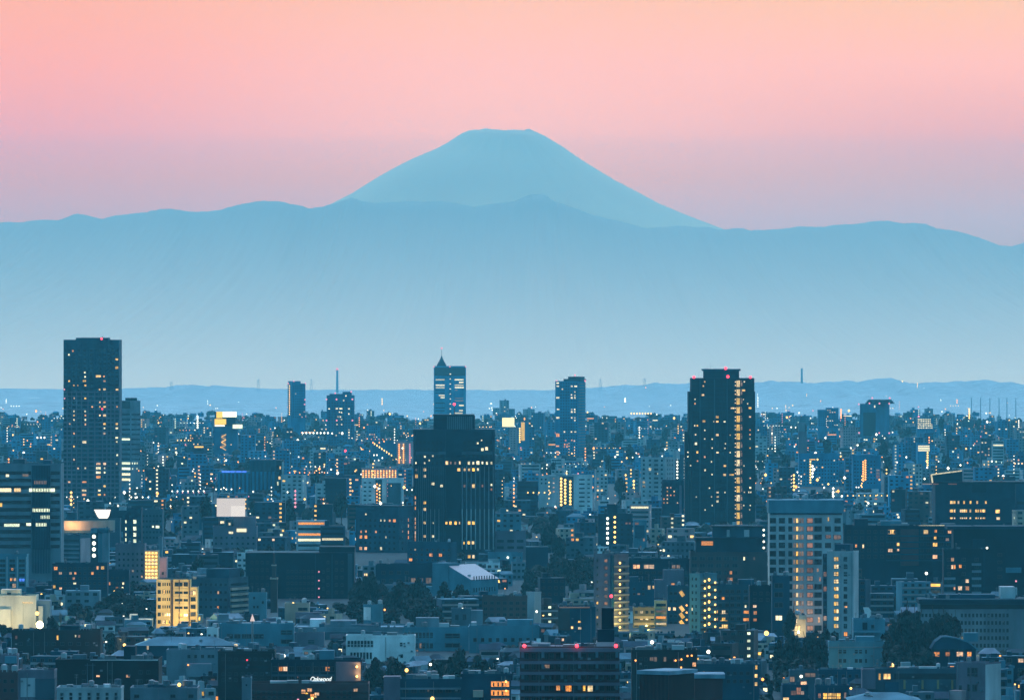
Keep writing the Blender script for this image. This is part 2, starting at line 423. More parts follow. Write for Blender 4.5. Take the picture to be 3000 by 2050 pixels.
    def lamp(s, x, y, kind='y', r=5, face='f', name='lamp', v=None, out=.5):
        k = r * s.mpp()
        if face == 'f': loc = (s.u(x), (-out if v is None else v), s.z(y))
        else: loc = ((s.W + out if s.side == 'R' else -out), s.v(x), s.z(y))
        add(name, lamp_mesh(kind), s.root, loc, 0, (k, min(k, .45 if v is None else k), k))
    def mast(s, x, y0, y1, w=3, v=None, m=None, name='mast'):
        q = MB(); k = w * s.mpp() / 2; v = s.dep * .5 if v is None else v
        q.cone(s.u(x), v, s.z(y1), s.z(y0), k, k * .6, 6); s.part(name, q, m or METAL)
    def boxes(s, n=3, seed=1, hmax=2.6):
        """plant on the roof"""
        rnd = random.Random(seed * 77 + int(s.D))
        for i in range(n):
            w_ = rnd.uniform(.08, .2) * s.W; d = min(rnd.uniform(2, 4), s.dep * .4); x = rnd.uniform(.05, .78) * s.W; y = rnd.uniform(.12, .5) * s.dep
            q = MB(); q.box(x, x + w_, y, y + d, s.H + .02, s.H + rnd.uniform(1.2, hmax)); s.part('roof_unit', q, rnd.choice([METAL, W('conc'), W('pale')]))
    def clutter(s):
        """plant, tanks and aerials on the roof, small fittings on the walls"""
        rnd = random.Random(int(s.D * 3 + s.W * 11)); n = int(min(16, 4 + s.W / 4)) if s.D < 3500 else 4
        for i in range(n):
            x = rnd.uniform(.06, .92) * s.W; y = rnd.uniform(.1, .85) * s.dep; q = MB(); k = rnd.random()
            if k < .5:
                w_ = rnd.uniform(.7, 2.2); h = rnd.uniform(.7, 1.6); q.box(x, min(x + w_, s.W - .4), y, y + .9, s.H + .02, s.H + h); q.box(x + .1, x + w_ * .5, y + .1, y + .8, s.H + h, s.H + h + .25)
                s.part('roof_unit', q, rnd.choice([METAL, W('conc'), W('mid')]))
            elif k < .72:
                r_ = rnd.uniform(.7, 1.2)
                for a, b_ in ((-.7, -.7), (.7, -.7), (.7, .7), (-.7, .7)): q.box(x + a * r_ - .08, x + a * r_ + .08, y + b_ * r_ - .08, y + b_ * r_ + .08, s.H, s.H + 1.2)
                q.cone(x, y, s.H + 1.2, s.H + 1.2 + r_ * 1.6, r_, r_, 10); q.cone(x, y, s.H + 1.2 + r_ * 1.6, s.H + 1.5 + r_ * 1.6, r_, .2, 10)
                s.part('water_tank', q, rnd.choice([W('conc'), W('pale'), METAL]))
            else:
                h = rnd.uniform(2.2, 5); q.cone(x, y, s.H, s.H + h, .07, .05, 5)
                for t in (.75, .88, .97): q.bar((x - .6, y, s.H + h * t), (x + .6, y, s.H + h * t), .035)
                s.part('antenna', q, METAL)
        if s.D < 3300 and s.W > 12:
            for i in range(int(min(10, s.W / 4))):
                x = rnd.uniform(.5, s.W - 1.5); z = s.H - rnd.uniform(2.5, 14); q = MB(); q.box(x, x + .9, -.45, -.02, z, z + .65); s.part('wall_unit', q, rnd.choice([METAL, W('conc')]))
            for i in range(2):
                x = rnd.uniform(.3, s.W - .6); q = MB(); q.box(x, x + .16, -.2, -.01, 0, s.H); s.part('drain_pipe', q, METAL)
            for i in range(1, 5):
                z = s.H - i * 3.4
                if z > 2: q = MB(); q.box(.01, s.W - .01, -.09, -.005, z, z + .22); s.part('floor_ledge', q, s.wallm)
    def done(s):
        if s.D < 4400 and not any(k in s.name for k in ('viaduct', 'sign', 'chimney', 'metal_hall', 'civic', 'terrace_apart')): s.clutter()
        ws = sorted(s.wins, key=lambda q: (q[4] == 'd', -q[2] * q[3]))
        rest = MB() if len(ws) > WCAP else None
        for i, (x, y, w, h, kd, face, nm) in enumerate(ws):
            if face == 'f': loc, rz = (s.u(x), -.02, s.z(y)), 0.
            elif s.side == 'R': loc, rz = (s.W + .02, s.v(x), s.z(y)), math.pi / 2
            else: loc, rz = (-.02, s.v(x), s.z(y)), -math.pi / 2
            if i < WCAP:
                add(nm, window_mesh(kd, s.fine and w > 1.), s.root, loc, rz, (w, 1, h))
            else:
                zc = loc[2]; mi = LITIX[kd]
                if face == 'f': rest.box(loc[0] - w / 2, loc[0] + w / 2, -.13, .1, zc - h / 2, zc + h / 2, mi)
                elif s.side == 'R': rest.box(s.W - .1, s.W + .13, loc[1] - w / 2, loc[1] + w / 2, zc - h / 2, zc + h / 2, mi)
                else: rest.box(-.13, .1, loc[1] - w / 2, loc[1] + w / 2, zc - h / 2, zc + h / 2, mi)
        if rest and rest.v: s.part('window_rows', rest, LITMATS, kind='stuff')
        return s
def seq(a, b, n): return [a + (b - a) * i / (n - 1) for i in range(n)] if n > 1 else [a]
def steps(a, d, n): return [a + d * i for i in range(n)]
def flood(k, x, y, D, power, c=(1, .82, .45), r=1.5, dx=0., dz=0., aim=None, angle=70):
    """the light of a lamp the photo shows lit"""
    ld = bpy.data.lights.new('flood_light', 'SPOT' if aim else 'POINT'); ld.energy = power; ld.color = c; ld.shadow_soft_size = r
    o = bpy.data.objects.new('flood_light', ld); col.objects.link(o); x, y = ZX(k, x), ZY(k, y)
    o.location = (PX(x, D) + dx, D, PZ(y, D) + dz)
    if aim:
        ld.spot_size = math.radians(angle); ld.spot_blend = .6
        ax, ay, aD = aim; t = Vector((PX(ZX(k, ax), aD), aD, PZ(ZY(k, ay), aD)))
        o.rotation_euler = (t - o.location).to_track_quat('-Z', 'Y').to_euler()
    return o
# ================================================================== the towers on the skyline
b = Bd(1, 'residential_tower', 'tallest dark tower with a dense lattice of windows and scattered lit flats', 537, 1008, 130, 5760, W('slate'), depth=40, vb=1500, parapet=False)
cxs = [550, 587, 626, 668, 717, 772, 845, 885, 922, 953, 988]; rws = steps(222, 36.75, 35)
L1 = [('w', [(583, 257), (717, 407), (720, 443), (626, 735), (720, 735), (626, 807), (722, 807), (884, 878), (988, 878, 24), (988, 958, 24), (988, 992), (992, 1105), (988, 1178), (885, 1215), (722, 1215), (832, 1215, 46, 24), (832, 1252, 46, 20), (885, 1252), (840, 1408, 24, 26)]),
      ('y', [(988, 296, 26, 18), (988, 366, 28, 24), (832, 436, 50, 26), (714, 479, 32, 18), (585, 479), (625, 516), (658, 516, 8), (722, 516, 18), (884, 549, 26, 20), (990, 551, 26, 18), (843, 551), (722, 626, 18), (845, 697), (885, 697, 26), (626, 770), (845, 770), (885, 770, 28, 22), (884, 841, 24, 20), (988, 841, 22, 20), (714, 995, 40, 22), (626, 1032), (885, 1370, 20, 24), (711, 1408, 44, 28), (840, 1440, 30), (712, 1475, 12)]),
      ('o', [(615, 225, 20), (880, 440), (884, 479, 22), (628, 624, 9), (884, 659, 24, 18), (845, 659), (780, 697), (990, 697), (722, 770), (722, 845, 14, 20), (590, 841), (882, 922, 24, 18), (626, 922), (626, 1143), (832, 1178, 42, 22), (885, 1178, 26, 22), (660, 1217), (832, 1290, 42, 24), (585, 1335, 24, 22), (711, 1335, 46, 22), (711, 1440, 42, 20), (885, 1440), (588, 1475)])]
for kd, p in L1: b.wins_(kd, p, 15, 16)
b.grid(cxs, rws, 25, 16)
for y in steps(204, 36.75, 35): b.fin(772, y + 5, y - 5, 465, .32, W('mauve' if y > 560 else 'slate'), 'floor_line')
for x in (568, 606, 648, 690, 745, 802, 868, 904, 938, 971): b.fin(x, 560, 150, 8, .5, W('teal')); b.fin(x, 1490, 562, 9, .5, W('mauve'))
b.vol('crown', 640, 915, 113, v0=3, v1=30, m=W('teal'))
b.mast(697, 104, 113); b.mast(727, 104, 113); b.mast(855, 98, 113, 8)
b.lamp(858, 123, 'r', 9, v=2.5, name='beacon_light'); b.lamp(865, 715, 'r', 7, name='beacon_light'); b.lamp(545, 550, 'p', 6, name='beacon_light'); b.lamp(547, 626, 'p', 6, name='beacon_light')
b.done()

b = Bd(1, 'office_tower', 'grey banded office tower beside the tallest lattice tower, four bright floors low down', 985, 1188, 645, 6300, W('steel'), xe=1105, yaw=40, vb=1400, parapet=False)
for i, y in enumerate(steps(740, 42, 17)):
    if y < 1140: b.band(987, 1100, y + 22, 17, 'd' if i != 5 else 'g'); b.band(1112, 1184, y + 22, 14, 'd', 'r')
b.band(987, 1102, 680, 60, 'd', name='louvre_band')
for y, k in ((1175, 'g'), (1220, 'g'), (1268, 'w'), (1312, 'w')): b.band(1010, 1102, y, 20, k)
b.wins_('g', [(1120, 1175), (1140, 1175), (1160, 1175), (1122, 1220), (1158, 1220)], 14, 18, 'r')
b.vol('plant_room', 1035, 1085, 622, v0=4, v1=12, m=W('dark')); b.mast(1130, 632, 645); b.mast(1160, 636, 645)
b.done()

b = Bd(2, 'apartment_tower', 'slim distant tower with one edge of peach stair lights and a stepped crown', 412, 563, 500, 9500, W('skyhaze_a'), xe=445, side='L', yaw=26, vb=790, parapet=False)
for y in steps(520, 18.5, 14): b.lamp(430, y, 'y', 4.5, 'l', name='stair_lamp')
b.vol('crown', 455, 527, 480, v0=2, v1=16)
b.grid(seq(462, 552, 6), steps(520, 22, 13), 9, 9, p=.06, kinds='wyo')
for x, y in ((415, 500), (560, 500), (462, 481), (556, 637), (553, 676)): b.lamp(x, y, 'p', 6, v=-1, name='beacon_light')
b.done()
b = Bd(2, 'apartment_tower', 'dark distant tower with rows of red beacons and a raised corner', 742, 975, 600, 8800, W('skyhaze_c'), depth=24, vb=1030, parapet=False)
b.vol('crown', 765, 880, 588, v0=3, v1=18); b.vol('crown', 876, 952, 570, v0=2, v1=20)
b.wins_('w', [(763, 714), (828, 712, 22), (862, 712, 30), (931, 714, 18), (850, 741), (868, 745), (930, 757), (838, 780), (858, 782), (868, 804), (830, 846), (869, 846), (931, 891), (931, 912), (931, 935), (931, 960), (850, 917), (823, 938), (905, 604), (886, 643)], 12, 12)
b.grid(seq(765, 955, 9), steps(665, 24, 15), 10, 11)
for x, y in ((741, 634), (826, 634), (960, 634), (741, 812), (828, 812), (960, 812), (815, 582), (950, 570)): b.lamp(x, y, 'p', 7, v=-1.2, name='beacon_light')
b.done()
b = Bd(2, 'spire_tower', 'pale office tower with a stepped corner spire and bright white floor bands', 1648, 1920, 352, 10500, W('skyhaze_b'), depth=30, vb=760, parapet=False)
for w_, t in ((78, 335), (62, 318), (40, 300), (24, 284), (12, 268)):
    b.vol('spire_step', 1714 - w_ / 2, 1714 + w_ / 2, t, v0=1 + (78 - w_) * .06, v1=16 - (78 - w_) * .06, m=W('slate'))
b.mast(1714, 204, 268, 4, v=8); b.lamp(1714, 202, 'p', 8, v=8, name='beacon_light')
for x in (1650, 1785, 1918): b.lamp(x, 358, 'p', 6, v=-1, name='beacon_light')
b.band(1655, 1915, 400, 70, 'd', name='louvre_band')
for x0, x1, y in ((1664, 1740, 468), (1825, 1900, 468), (1862, 1900, 490), (1665, 1740, 514), (1825, 1900, 514), (1665, 1740, 535), (1826, 1902, 534), (1690, 1740, 600), (1706, 1740, 619), (1862, 1902, 685), (1862, 1895, 728), (1826, 1892, 750)): b.band(x0, x1, y, 10, 'w')
for x0, x1, y in ((1828, 1898, 624), (1826, 1850, 556), (1825, 1898, 645)): b.band(x0, x1, y, 6, 'n')
for y in steps(420, 21, 17): b.win(1788, y, 14, 8, 'w' if y % 2 < 1 else 'd')
for y in (580, 560, 665, 705, 730): b.band(1662, 1742, y, 8)
b.done()
b = Bd(3, 'apartment_tower', 'blue distant tower with stepped crown, three beacons and warm lit flats on its edge', 510, 765, 480, 8150, W('skyhaze_a'), xe=700, yaw=22, vb=1130, parapet=False)
b.vol('crown', 575, 715, 462, v0=2, v1=22, m=W('slate')); b.vol('crown', 608, 712, 442, v0=4, v1=18, m=W('dark'))
for x, y in ((516, 480), (672, 430), (758, 478)): b.lamp(x, y, 'p', 8, v=2, name='beacon_light')
b.wins_('w', [(532, 497, 26), (532, 523, 26), (532, 621, 34, 16), (535, 719, 26), (532, 790, 34, 16), (650, 523, 18), (683, 523, 30), (676, 571), (648, 596), (676, 600), (650, 621, 18, 16), (676, 621, 18, 16), (571, 548), (650, 719), (675, 719), (650, 740, 18, 16), (675, 740, 16), (650, 790), (676, 790), (676, 812), (588, 909), (648, 909), (680, 909, 20)], 14, 12)
b.wins_('o', [(532, 937, 34, 32), (530, 1030, 34), (530, 1080, 30), (533, 1100, 24), (598, 982), (650, 980), (672, 985), (590, 1015), (612, 1015), (588, 1035), (610, 1035)], 13, 14)
b.grid(seq(560, 690, 7), steps(500, 24.4, 26), 12, 12)
for y in steps(500, 24.4, 26): b.balc(705, 762, y, 8, 1.2, W('steel'), 'r')
b.done()
b = Bd(3, 'residential_tower', 'broad dark tower with a glowing yellow lift column and red beacons on its crown', 1660, 2195, 455, 5250, W('ink'), depth=38, vb=1690, parapet=False)
b.vol('shoulder', 1638, 1662, 570, 1690, 6, 36); b.vol('shoulder', 1610, 1640, 907, 1690, 10, 34); b.vol('shoulder', 2193, 2204, 570, 1690, 6, 36)
b.vol('crown', 1770, 2068, 392, v0=6, v1=30, m=W('dark')); b.vol('crown_rim', 1756, 2081, 378, 393, 4.5, 31.5, m=W('slate'))
b.mast(1785, 372, 380, 9); b.mast(1803, 372, 380, 9); b.mast(1832, 320, 380, 3)
for x, y, r in ((1683, 446, 11), (1953, 371, 12), (1970, 442, 12), (2160, 446, 11)): b.lamp(x, y, 'r', r, v=-1.5 if y > 400 else 4, name='beacon_light')
for i in range(17):
    y = 502 + 74.3 * i
    b.win(2058, y, 28, 54, 'Y', name='lift_window'); b.win(2086, y + 4, 15, 36, 'n', name='lift_window')
    b.wins_('y', [(2034, y - 16), (2034, y + 14)], 9, 9)
    b.win(2083, y - 22, 12, 8, 'n')
b.wins_('y', [(1775, 485), (1763, 521), (1760, 597, 24, 16), (2104, 558, 30, 18), (2000, 708, 12), (2016, 708, 22), (2158, 707, 26, 18), (1881, 783, 26, 22), (1768, 819, 26, 20), (1881, 822, 24), (1881, 935, 26, 20), (1712, 856), (1713, 1081, 16, 20), (1883, 1083, 24), (1945, 1195, 24, 18), (1943, 1271, 28, 20), (1990, 1271, 10), (2010, 1271, 26), (2158, 1045), (1697, 932), (1883, 1420, 20), (1885, 1458, 20)], 13, 14)
b.wins_('o', [(2158, 782, 20), (1693, 670, 12), (1775, 1120, 14, 18), (1713, 1155, 14), (2160, 1300, 12), (2158, 893), (2158, 932)], 12, 13)
b.wins_('w', [(1693, 633), (1853, 822), (1943, 822, 20), (1690, 856, 10), (1776, 895), (1775, 968), (1838, 970), (1700, 1008, 22, 22), (1838, 1045), (1950, 1008), (1946, 1047), (1990, 935, 9), (1990, 1083, 10), (1832, 1160), (1778, 1232, 14, 20), (1837, 1268), (1815, 1383), (1946, 1420), (1703, 1458), (1883, 1497, 22, 24), (1778, 1568), (1838, 1530), (2110, 485, 14), (2102, 635, 10), (2138, 670, 8, 12), (2158, 968), (2107, 1195), (2160, 1380, 18, 18), (2110, 1418), (2148, 1418, 8, 16), (2165, 1418, 8, 16), (2160, 1530), (2105, 1530), (2155, 1566), (1633, 1080), (1633, 1118), (1655, 1193), (1832, 1457)], 11, 12)
b.grid(seq(1685, 2015, 14) + seq(2115, 2180, 3), steps(484, 37.15, 32), 13, 13)
for y in steps(470, 37.15, 33): b.balc(2110, 2192, y + 30, 5, .9, W('dark'))
for y in steps(503, 37.15, 32): b.fin(1850, y + 2, y - 2, 372, .3, W('dark'), 'floor_line')
for x in (1735, 1858, 1965): b.fin(x, 1690, 465, 8, .8, W('slate'))
b.done()
b = Bd(4, 'office_tower', 'dark blue boxy tower with a low arched roof ringed by small red beacons', 922, 1172, 672, 9400, W('skyhaze_c'), xe=1060, yaw=30, vb=950, parapet=False)
for x0, x1, t in ((965, 1030, 662), (1050, 1125, 660)):
    q = MB(); n = 7
    for i in range(n):
        a0, a1 = i / n, (i + 1) / n; u0, u1 = b.u(x0 + (x1 - x0) * a0), b.u(x0 + (x1 - x0) * a1)
        q.box(u0, u1, 1, b.dep * .8, b.H, b.H + 5.5 * math.sin(math.pi * (a0 + a1) / 2) + .3)
    b.part('arched_roof', q, W('navy'))
for x in (970, 1118): b.mast(x, 625, 670, 4); b.lamp(x, 624, 'p', 8, v=b.dep * .5, name='beacon_light')
for x, y in ((915, 675), (1005, 668), (1090, 668), (1172, 670), (918, 918), (1088, 918), (1172, 918)): b.lamp(x, y, 'p', 7, v=-1, name='beacon_light')
b.band(950, 1055, 845, 200, 'd', name='glass_front'); b.win(1047, 694, 14, 22, 'w')
b.done()
b = Bd(2, 'corporate_tower', 'dark central tower with recessed middle, pale fins and a ribbed drum-like penthouse', 1475, 2165, 888, 4470, W('dark'), depth=46, vb=1900, parapet=False, body=False)
b.H = b.z(888)
q = MB(); Wd = b.W; d = b.dep; ra, rb = b.u(1748), b.u(1882); H = b.H
q.prism([(1.5, 0), (ra, 0), (ra, 5), (rb, 5), (rb, 0), (Wd - 1.5, 0), (Wd, 1.5), (Wd, d), (0, d), (0, 1.5)], -.4, H, 0, 1)
b.part('wall', q, [W('dark'), RF()])
b.vol('penthouse', 1645, 1995, 775, v0=7, v1=34, m=W('dark')); b.vol('penthouse_rim', 1640, 1990, 764, 776, 6.5, 34.5, m=W('ink'))
for x in steps(1765, 17, 13): q = MB(); u_ = b.u(x); q.box(u_ - .45, u_ + .45, 6.2, 7.0, H + .02, b.z(779)); b.part('penthouse_rib', q, W('conc'))
for x in (1672, 1700, 1728): q = MB(); u_ = b.u(x); q.box(u_ - 2, u_ + 2, 6.85, 7.1, H + 6, b.z(800)); b.part('penthouse_louvre', q, GLASS)
b.mast(1820, 680, 765, 9, v=20); b.lamp(1820, 678, 'r', 11, v=20, name='beacon_light')
LC = steps(1500, 35, 7); RC = steps(1908, 37.5, 7); MC = [1757, 1792, 1828, 1865]; RW = steps(1000, 57.2, 16)
b.wins_('y', [(1759, 1170, 26, 34), (1868, 1170, 14, 30), (1860, 1228, 28, 28), (1910, 1228), (1947, 1228), (1984, 1228, 26, 30), (1502, 1283, 26, 36), (1573, 1228, 24, 28), (1573, 1283, 20, 26), (1984, 1366, 28, 36), (1573, 1563, 22, 28), (1573, 1507, 22, 26)], 20, 26)
b.wins_('w', [(1945, 1172, 22, 30), (1983, 1172, 18, 26), (2021, 1170, 30, 36), (2060, 1170, 16, 24), (2098, 1172, 18, 26), (2136, 1172, 18, 26), (2060, 1058, 26, 26), (2095, 1050, 28, 32), (2020, 1004, 16, 16), (2053, 980, 12, 12), (2022, 1226, 18, 24), (1642, 1347, 26, 26), (1714, 1365, 24, 24), (1640, 1112, 16, 16), (1610, 1150, 12, 18), (1497, 1172, 12, 20), (1571, 1172, 14, 18), (2136, 1356, 16, 20), (1573, 1118, 18, 18)], 18, 22)
b.wins_('p', [(1830, 1172, 18, 26), (1908, 1366, 18, 24), (2136, 1395, 16, 22), (1500, 1230, 16, 20), (2060, 1366, 14, 24), (1792, 1170, 14, 26)], 18, 22)
# lower storeys, read in the lower enlargement
K = 2.8875 / 2.64625
def lo(x, y): return (((x / 2.64625 + 700) - 700) * 2.8875, ((y / 2.64625 + 1450) - 950) * 2.8875)
for kd, pts in (('y', [(1440, 58), (1440, 110), (1440, 213), (1440, 318), (1640, 215, 26, 34), (1680, 215, 26, 34), (1608, 215), (1710, 215, 12), (1785, 215, 30, 34), (1818, 215, 30, 34), (1782, 368, 28, 32), (1815, 368, 26, 32), (1785, 475, 30, 34), (1818, 475, 28, 34), (1745, 370, 12)]), ('w', [(1505, 318, 22, 26), (1505, 215, 14, 18)])):
    for p in pts: X_, Y_ = lo(p[0], p[1]); b.win(X_, Y_, (p[2] if len(p) > 2 else 22) * K * .8, (p[3] if len(p) > 3 else 26) * K * .85, kd)
for yy in (20, 60, 100, 185, 215, 250, 290, 320, 345): X_, Y_ = lo(1372, yy); b.win(X_ - 5, Y_, 10, 30, 'o')
b.grid(LC + RC, [r for r in RW if r < 1880], 19, 30)
for x in steps(1889, 37.5, 8): b.fin(x, 1900, 1200, 7, .7, W('steel')); b.fin(x, 1900, 1560, 8, .8, W('pale'))
for x in steps(1500, 17.5, 14): b.fin(x, 1900, 1200, 4, .5, W('mid'))
for x in steps(1517, 35, 6): b.fin(x, 1900, 1560, 6, .62, W('steel'))
for a_, c_ in ((1.6, ra - .1), (rb + .1, Wd - 1.6)): q = MB(); q.box(a_, c_, -.25, .02, b.z(1100), b.z(1075)); b.part('cornice', q, W('mid'))
b.done()

# ================================================================== the middle distance
b = Bd(1, 'office_block', 'wide office block with pale spandrels and a dark finned stair bay', -40, 515, 1192, 3950, W('steel'), depth=26, vb=2150)
for y in steps(1222, 62, 11):
    b.band(-30, 190, y + 34, 30); b.band(190, 262, y + 34, 30); b.band(428, 505, y + 34, 28)
b.fin(347, 1900, 1192, 156, 1.2, W('ink'), 'stair_bay')
for x in steps(275, 13.5, 12): q = MB(); u_ = b.u(x); q.box(u_ - .25, u_ + .25, -1.75, -1.2, 10, b.H); b.part('fin', q, W('slate'))
for x0, x1, y, k in ((0, 95, 1400, 'y'), (120, 176, 1400, 'y'), (190, 240, 1276, 'n'), (50, 76, 1278, 'w'), (0, 18, 1525, 'y')): b.band(x0, x1, y, 30 if k == 'y' else 20, k, out=.16)
for y, x0, x1, k in ((1400, 248, 464, 'g'), (1570, 272, 425, 'g'), (1628, 345, 425, 'g'), (1692, 300, 400, 'g'), (1335, 285, 400, 'n')): 
    q = MB(); q.box(b.u(x0), b.u(x1), -1.5, -1.25, b.z(y + 14), b.z(y - 14)); b.part('stair_window', q, LIT[k])
b.band(35, 165, 1697, 24, 'g', out=.16); b.band(222, 262, 1690, 24, 'g', out=.16)
b.vol('plant_room', 110, 205, 1140, m=W('mid')); b.vol('plant_room', 360, 425, 1150, m=W('slate')); b.boxes(3)
b.done()
b = Bd(1, 'louvred_hall', 'wide teal hall with tall vertical louvres and blue lights along its lower roof', 1840, 2360, 1245, 6240, W('skyhaze_a'), depth=40, vb=1420, parapet=False)
b.vol('upper_block', 2110, 2330, 1145, 1440, 1, 36, W('teal')); b.vol('glass_end', 2330, 2395, 1148, 1440, 0, 30, W('ink')); b.vol('white_edge', 2385, 2400, 1160, 1440, -.6, 1, W('pale'))
for x in steps(1870, 34, 8) : b.fin(x, 1440, 1262, 15, .9, W('slate'), 'louvre')
for x in steps(2125, 34, 7): b.fin(x, 1440, 1152, 15, .9, W('slate'), 'louvre')
for x in steps(1885, 16, 13): b.lamp(x, 1244, 'w', 2, name='roof_lamp'); 
for ch in [c for c in b.root.children if c.name.startswith('roof_lamp')]: ch.data = window_mesh('b', False); ch.scale = (2.2, 1, 1.6)
b.wins_('y', [(2370, 1212, 12, 30), (2365, 1298, 20, 28), (2390, 1298, 18, 30)], 14, 24); b.wins_('g', [(2350, 1345 + 0, 14, 36), (2452 - 20, 1345, 16, 44), (2452 - 20, 1393, 16, 40)][:1], 14, 30)
b.done()
b = Bd(1, 'sign_building', 'dark block under yellow and white rooftop billboards with a lit zigzag stair', 1805, 2010, 862, 8300, W('skyhaze_c'), depth=22, vb=1110, parapet=False)
b.vol('billboard_frame', 1815, 1990, 742, 862, 3, 5, W('dark'))
for x0, x1, y0, y1, k in ((1830, 1880, 738, 792, 'Y'), (1882, 2000, 738, 784, 'w'), (1815, 1912, 800, 846, 'Y'), (1816, 1900, 850, 866, 'w')):
    q = MB(); q.box(b.u(x0), b.u(x1), 2.2, 2.9, b.z(y1), b.z(y0)); b.part('billboard', q, lamp_mat('sign_yellow', (1, .60, .05), 1.5) if k == 'Y' else lamp_mat('sign_glow', (1, .93, .66), 2.0))
b.vol('lower_sign_frame', 1965, 2055, 842, 884, -4, -2, W('conc'))
q = MB(); q.box(b.u(1970), b.u(2052), -4.3, -4.05, b.z(880), b.z(846)); b.part('billboard', q, LIT['g'])
b.win(1892, 985, 42, 132, 'n', name='stair_window')
for i, y in enumerate(steps(930, 22, 6)):
    q = MB(); a_, c_ = (1872, 1912) if i % 2 else (1912, 1872); q.bar((b.u(a_), -.3, b.z(y)), (b.u(c_), -.3, b.z(y + 22)), .5); b.part('stair_flight', q, LIT['y'])
b.done()
b = Bd(5, 'billboard_building', 'pinkish block carrying a large blank white billboard on its roof', 1650, 1990, 250, 4700, W('mauve'), depth=18, vb=440)
q = MB(); q.box(b.u(1680), b.u(1900), 1, 2, b.z(165), b.z(25)); b.part('billboard', q, lamp_mat('billboard_white', (1, .86, .77), .74))
q = MB(); q.box(b.u(1790), b.u(1899), .9, 1.0, b.z(164), b.z(82)); b.part('billboard_panel', q, lamp_mat('billboard_bright', (1, .88, .78), .92))
for x in steps(1695, 48, 5): q = MB(); u_ = b.u(x); q.bar((u_, 2.6, b.H), (u_, 2.6, b.z(60)), .15); q.bar((u_, 2.5, b.z(60)), (u_, 6, b.H), .12); b.part('billboard_strut', q, METAL)
b.vol('plant_room', 1700, 1800, 190, v0=4, v1=10, m=W('slate')); b.vol('plant_room', 1805, 1980, 168, v0=5, v1=12, m=W('mauve'))
q = MB(); q.box(b.u(1835), b.u(1910), -.7, -.1, b.z(284), b.z(258)); b.part('shop_sign', q, LIT['w'])
b.wins_('w', [(1723, 210, 36, 22), (1780, 222, 18, 22), (1790, 290, 40, 20)]); b.grid(seq(1675, 1965, 8), [330, 375, 420], 18, 20, p=.15)
b.done()
b = Bd(2, 'apartment_block', 'white gabled apartment block with a warm lit stair column between its wings', 1040, 1390, 1310, 5900, W('white'), depth=20, vb=1520)
b.vol('stair_recess', 1155, 1210, 1312, 1560, -.3, .5, W('navy')); b.vol('balcony_wing', 1250, 1370, 1340, 1560, -1.2, .2, W('mid')); b.vol('plant_room', 1165, 1230, 1300)
for y in steps(1350, 27, 7): b.lamp(1168, y, 'o', 6, name='stair_lamp', out=.9); b.lamp(1190, y + 10, 'y', 6, name='stair_lamp', out=.9)
b.grid([1066, 1108], steps(1338, 36.5, 6), 26, 13); b.grid([1278, 1312, 1346], steps(1370, 36.5, 5), 22, 14); b.done()
b = Bd(2, 'apartment_block', 'apartment block whose gallery glows with a grid of orange lamps behind the white block', 1036, 1330, 1222, 6500, W('pink'), depth=16, vb=1330)
for j, y in enumerate(steps(1238, 17, 7)):
    for i, x in enumerate(steps(1050, 25, 12)): b.lamp(x, y, 'o' if (i + j) % 3 else 'y', 5.2, name='gallery_lamp')
    b.band(1040, 1326, y + 5, 8, 'n', name='gallery')
b.done()
b = Bd(2, 'slab_apartment', 'long slab apartment seen along its length with a slanting line of warm gallery lights', 1108, 1452, 985, 7900, W('skyhaze_c'), xe=1135, yaw=50, vb=1215, parapet=False, depth=20)
for i in range(15):
    t = i / 14; x = 1145 + 285 * t; y = 1010 + 200 * t; b.lamp(x, y, 'y', 8, 'r', name='gallery_lamp')
for x, y in ((1132, 1000), (1140, 1105), (1165, 1105), (1145, 1155), (1180, 1150), (1210, 1130), (1185, 1000), (1225, 990)): b.lamp(x, y, 'o' if y < 1100 else 'w', 7, 'r', name='gallery_lamp')
b.done()
b = Bd(2, 'slab_apartment', 'pink lit gallery slab between the slanting slab and the dark central tower', 1335, 1478, 998, 7600, W('pink'), depth=14, vb=1190)
for x in (1355, 1392, 1446):
    for y in steps(1015, 17, 10): b.lamp(x, y, 'o' if x < 1440 else 'p', 5.5, name='gallery_lamp')
for y in steps(1015, 17, 10): b.band(1340, 1410, y + 5, 9, 'n', name='gallery')
b.done()
b = Bd(6, 'office_block', 'blue grey office block with a few rows of peach windows beside the dark central tower', 905, 1380, 110, 4620, W('teal'), xe=1240, yaw=32, vb=540)
b.vol('penthouse', 900, 1235, 84, v0=1.5, v1=20, m=W('navy'))
b.wins_('o', [(946, 328, 26, 28), (985, 328, 26, 28), (945, 417, 28, 28), (983, 417, 26, 26), (1206, 198, 28, 26), (1007, 463), (1063, 463), (1178, 461), (955, 507), (985, 508, 12), (1170, 198, 18), (948, 288, 14), (985, 285, 16), (1063, 286)], 16, 20)
b.wins_('w', [(1130, 198, 14), (1102, 198, 8), (1102, 415, 20, 26), (985, 152, 14, 14), (1140, 327, 8)], 14, 18)
b.grid(steps(945, 37, 8), steps(198, 43.5, 8), 20, 22)
for y in (195, 240, 290, 330): b.win(1313, y, 12, 30, 'o', 'r')
b.win(1268, 282, 14, 16, 'n', 'r'); b.grid([1265, 1345], steps(198, 43.5, 7), 16, 20, 'r')
b.done()
b = Bd(6, 'office_block', 'low block with two pinkish windows and a pale end wall below the dark central tower', 1305, 1690, 375, 4250, W('teal'), xe=1640, yaw=30, vb=520)
b.wins_('o', [(1490, 465, 34, 26), (1562, 465, 34, 26), (1332, 505, 32, 22)]); b.wins_('y', [(1368, 426, 14, 12)]); b.grid(steps(1335, 42, 8), [426, 465, 505], 20, 18); b.done()
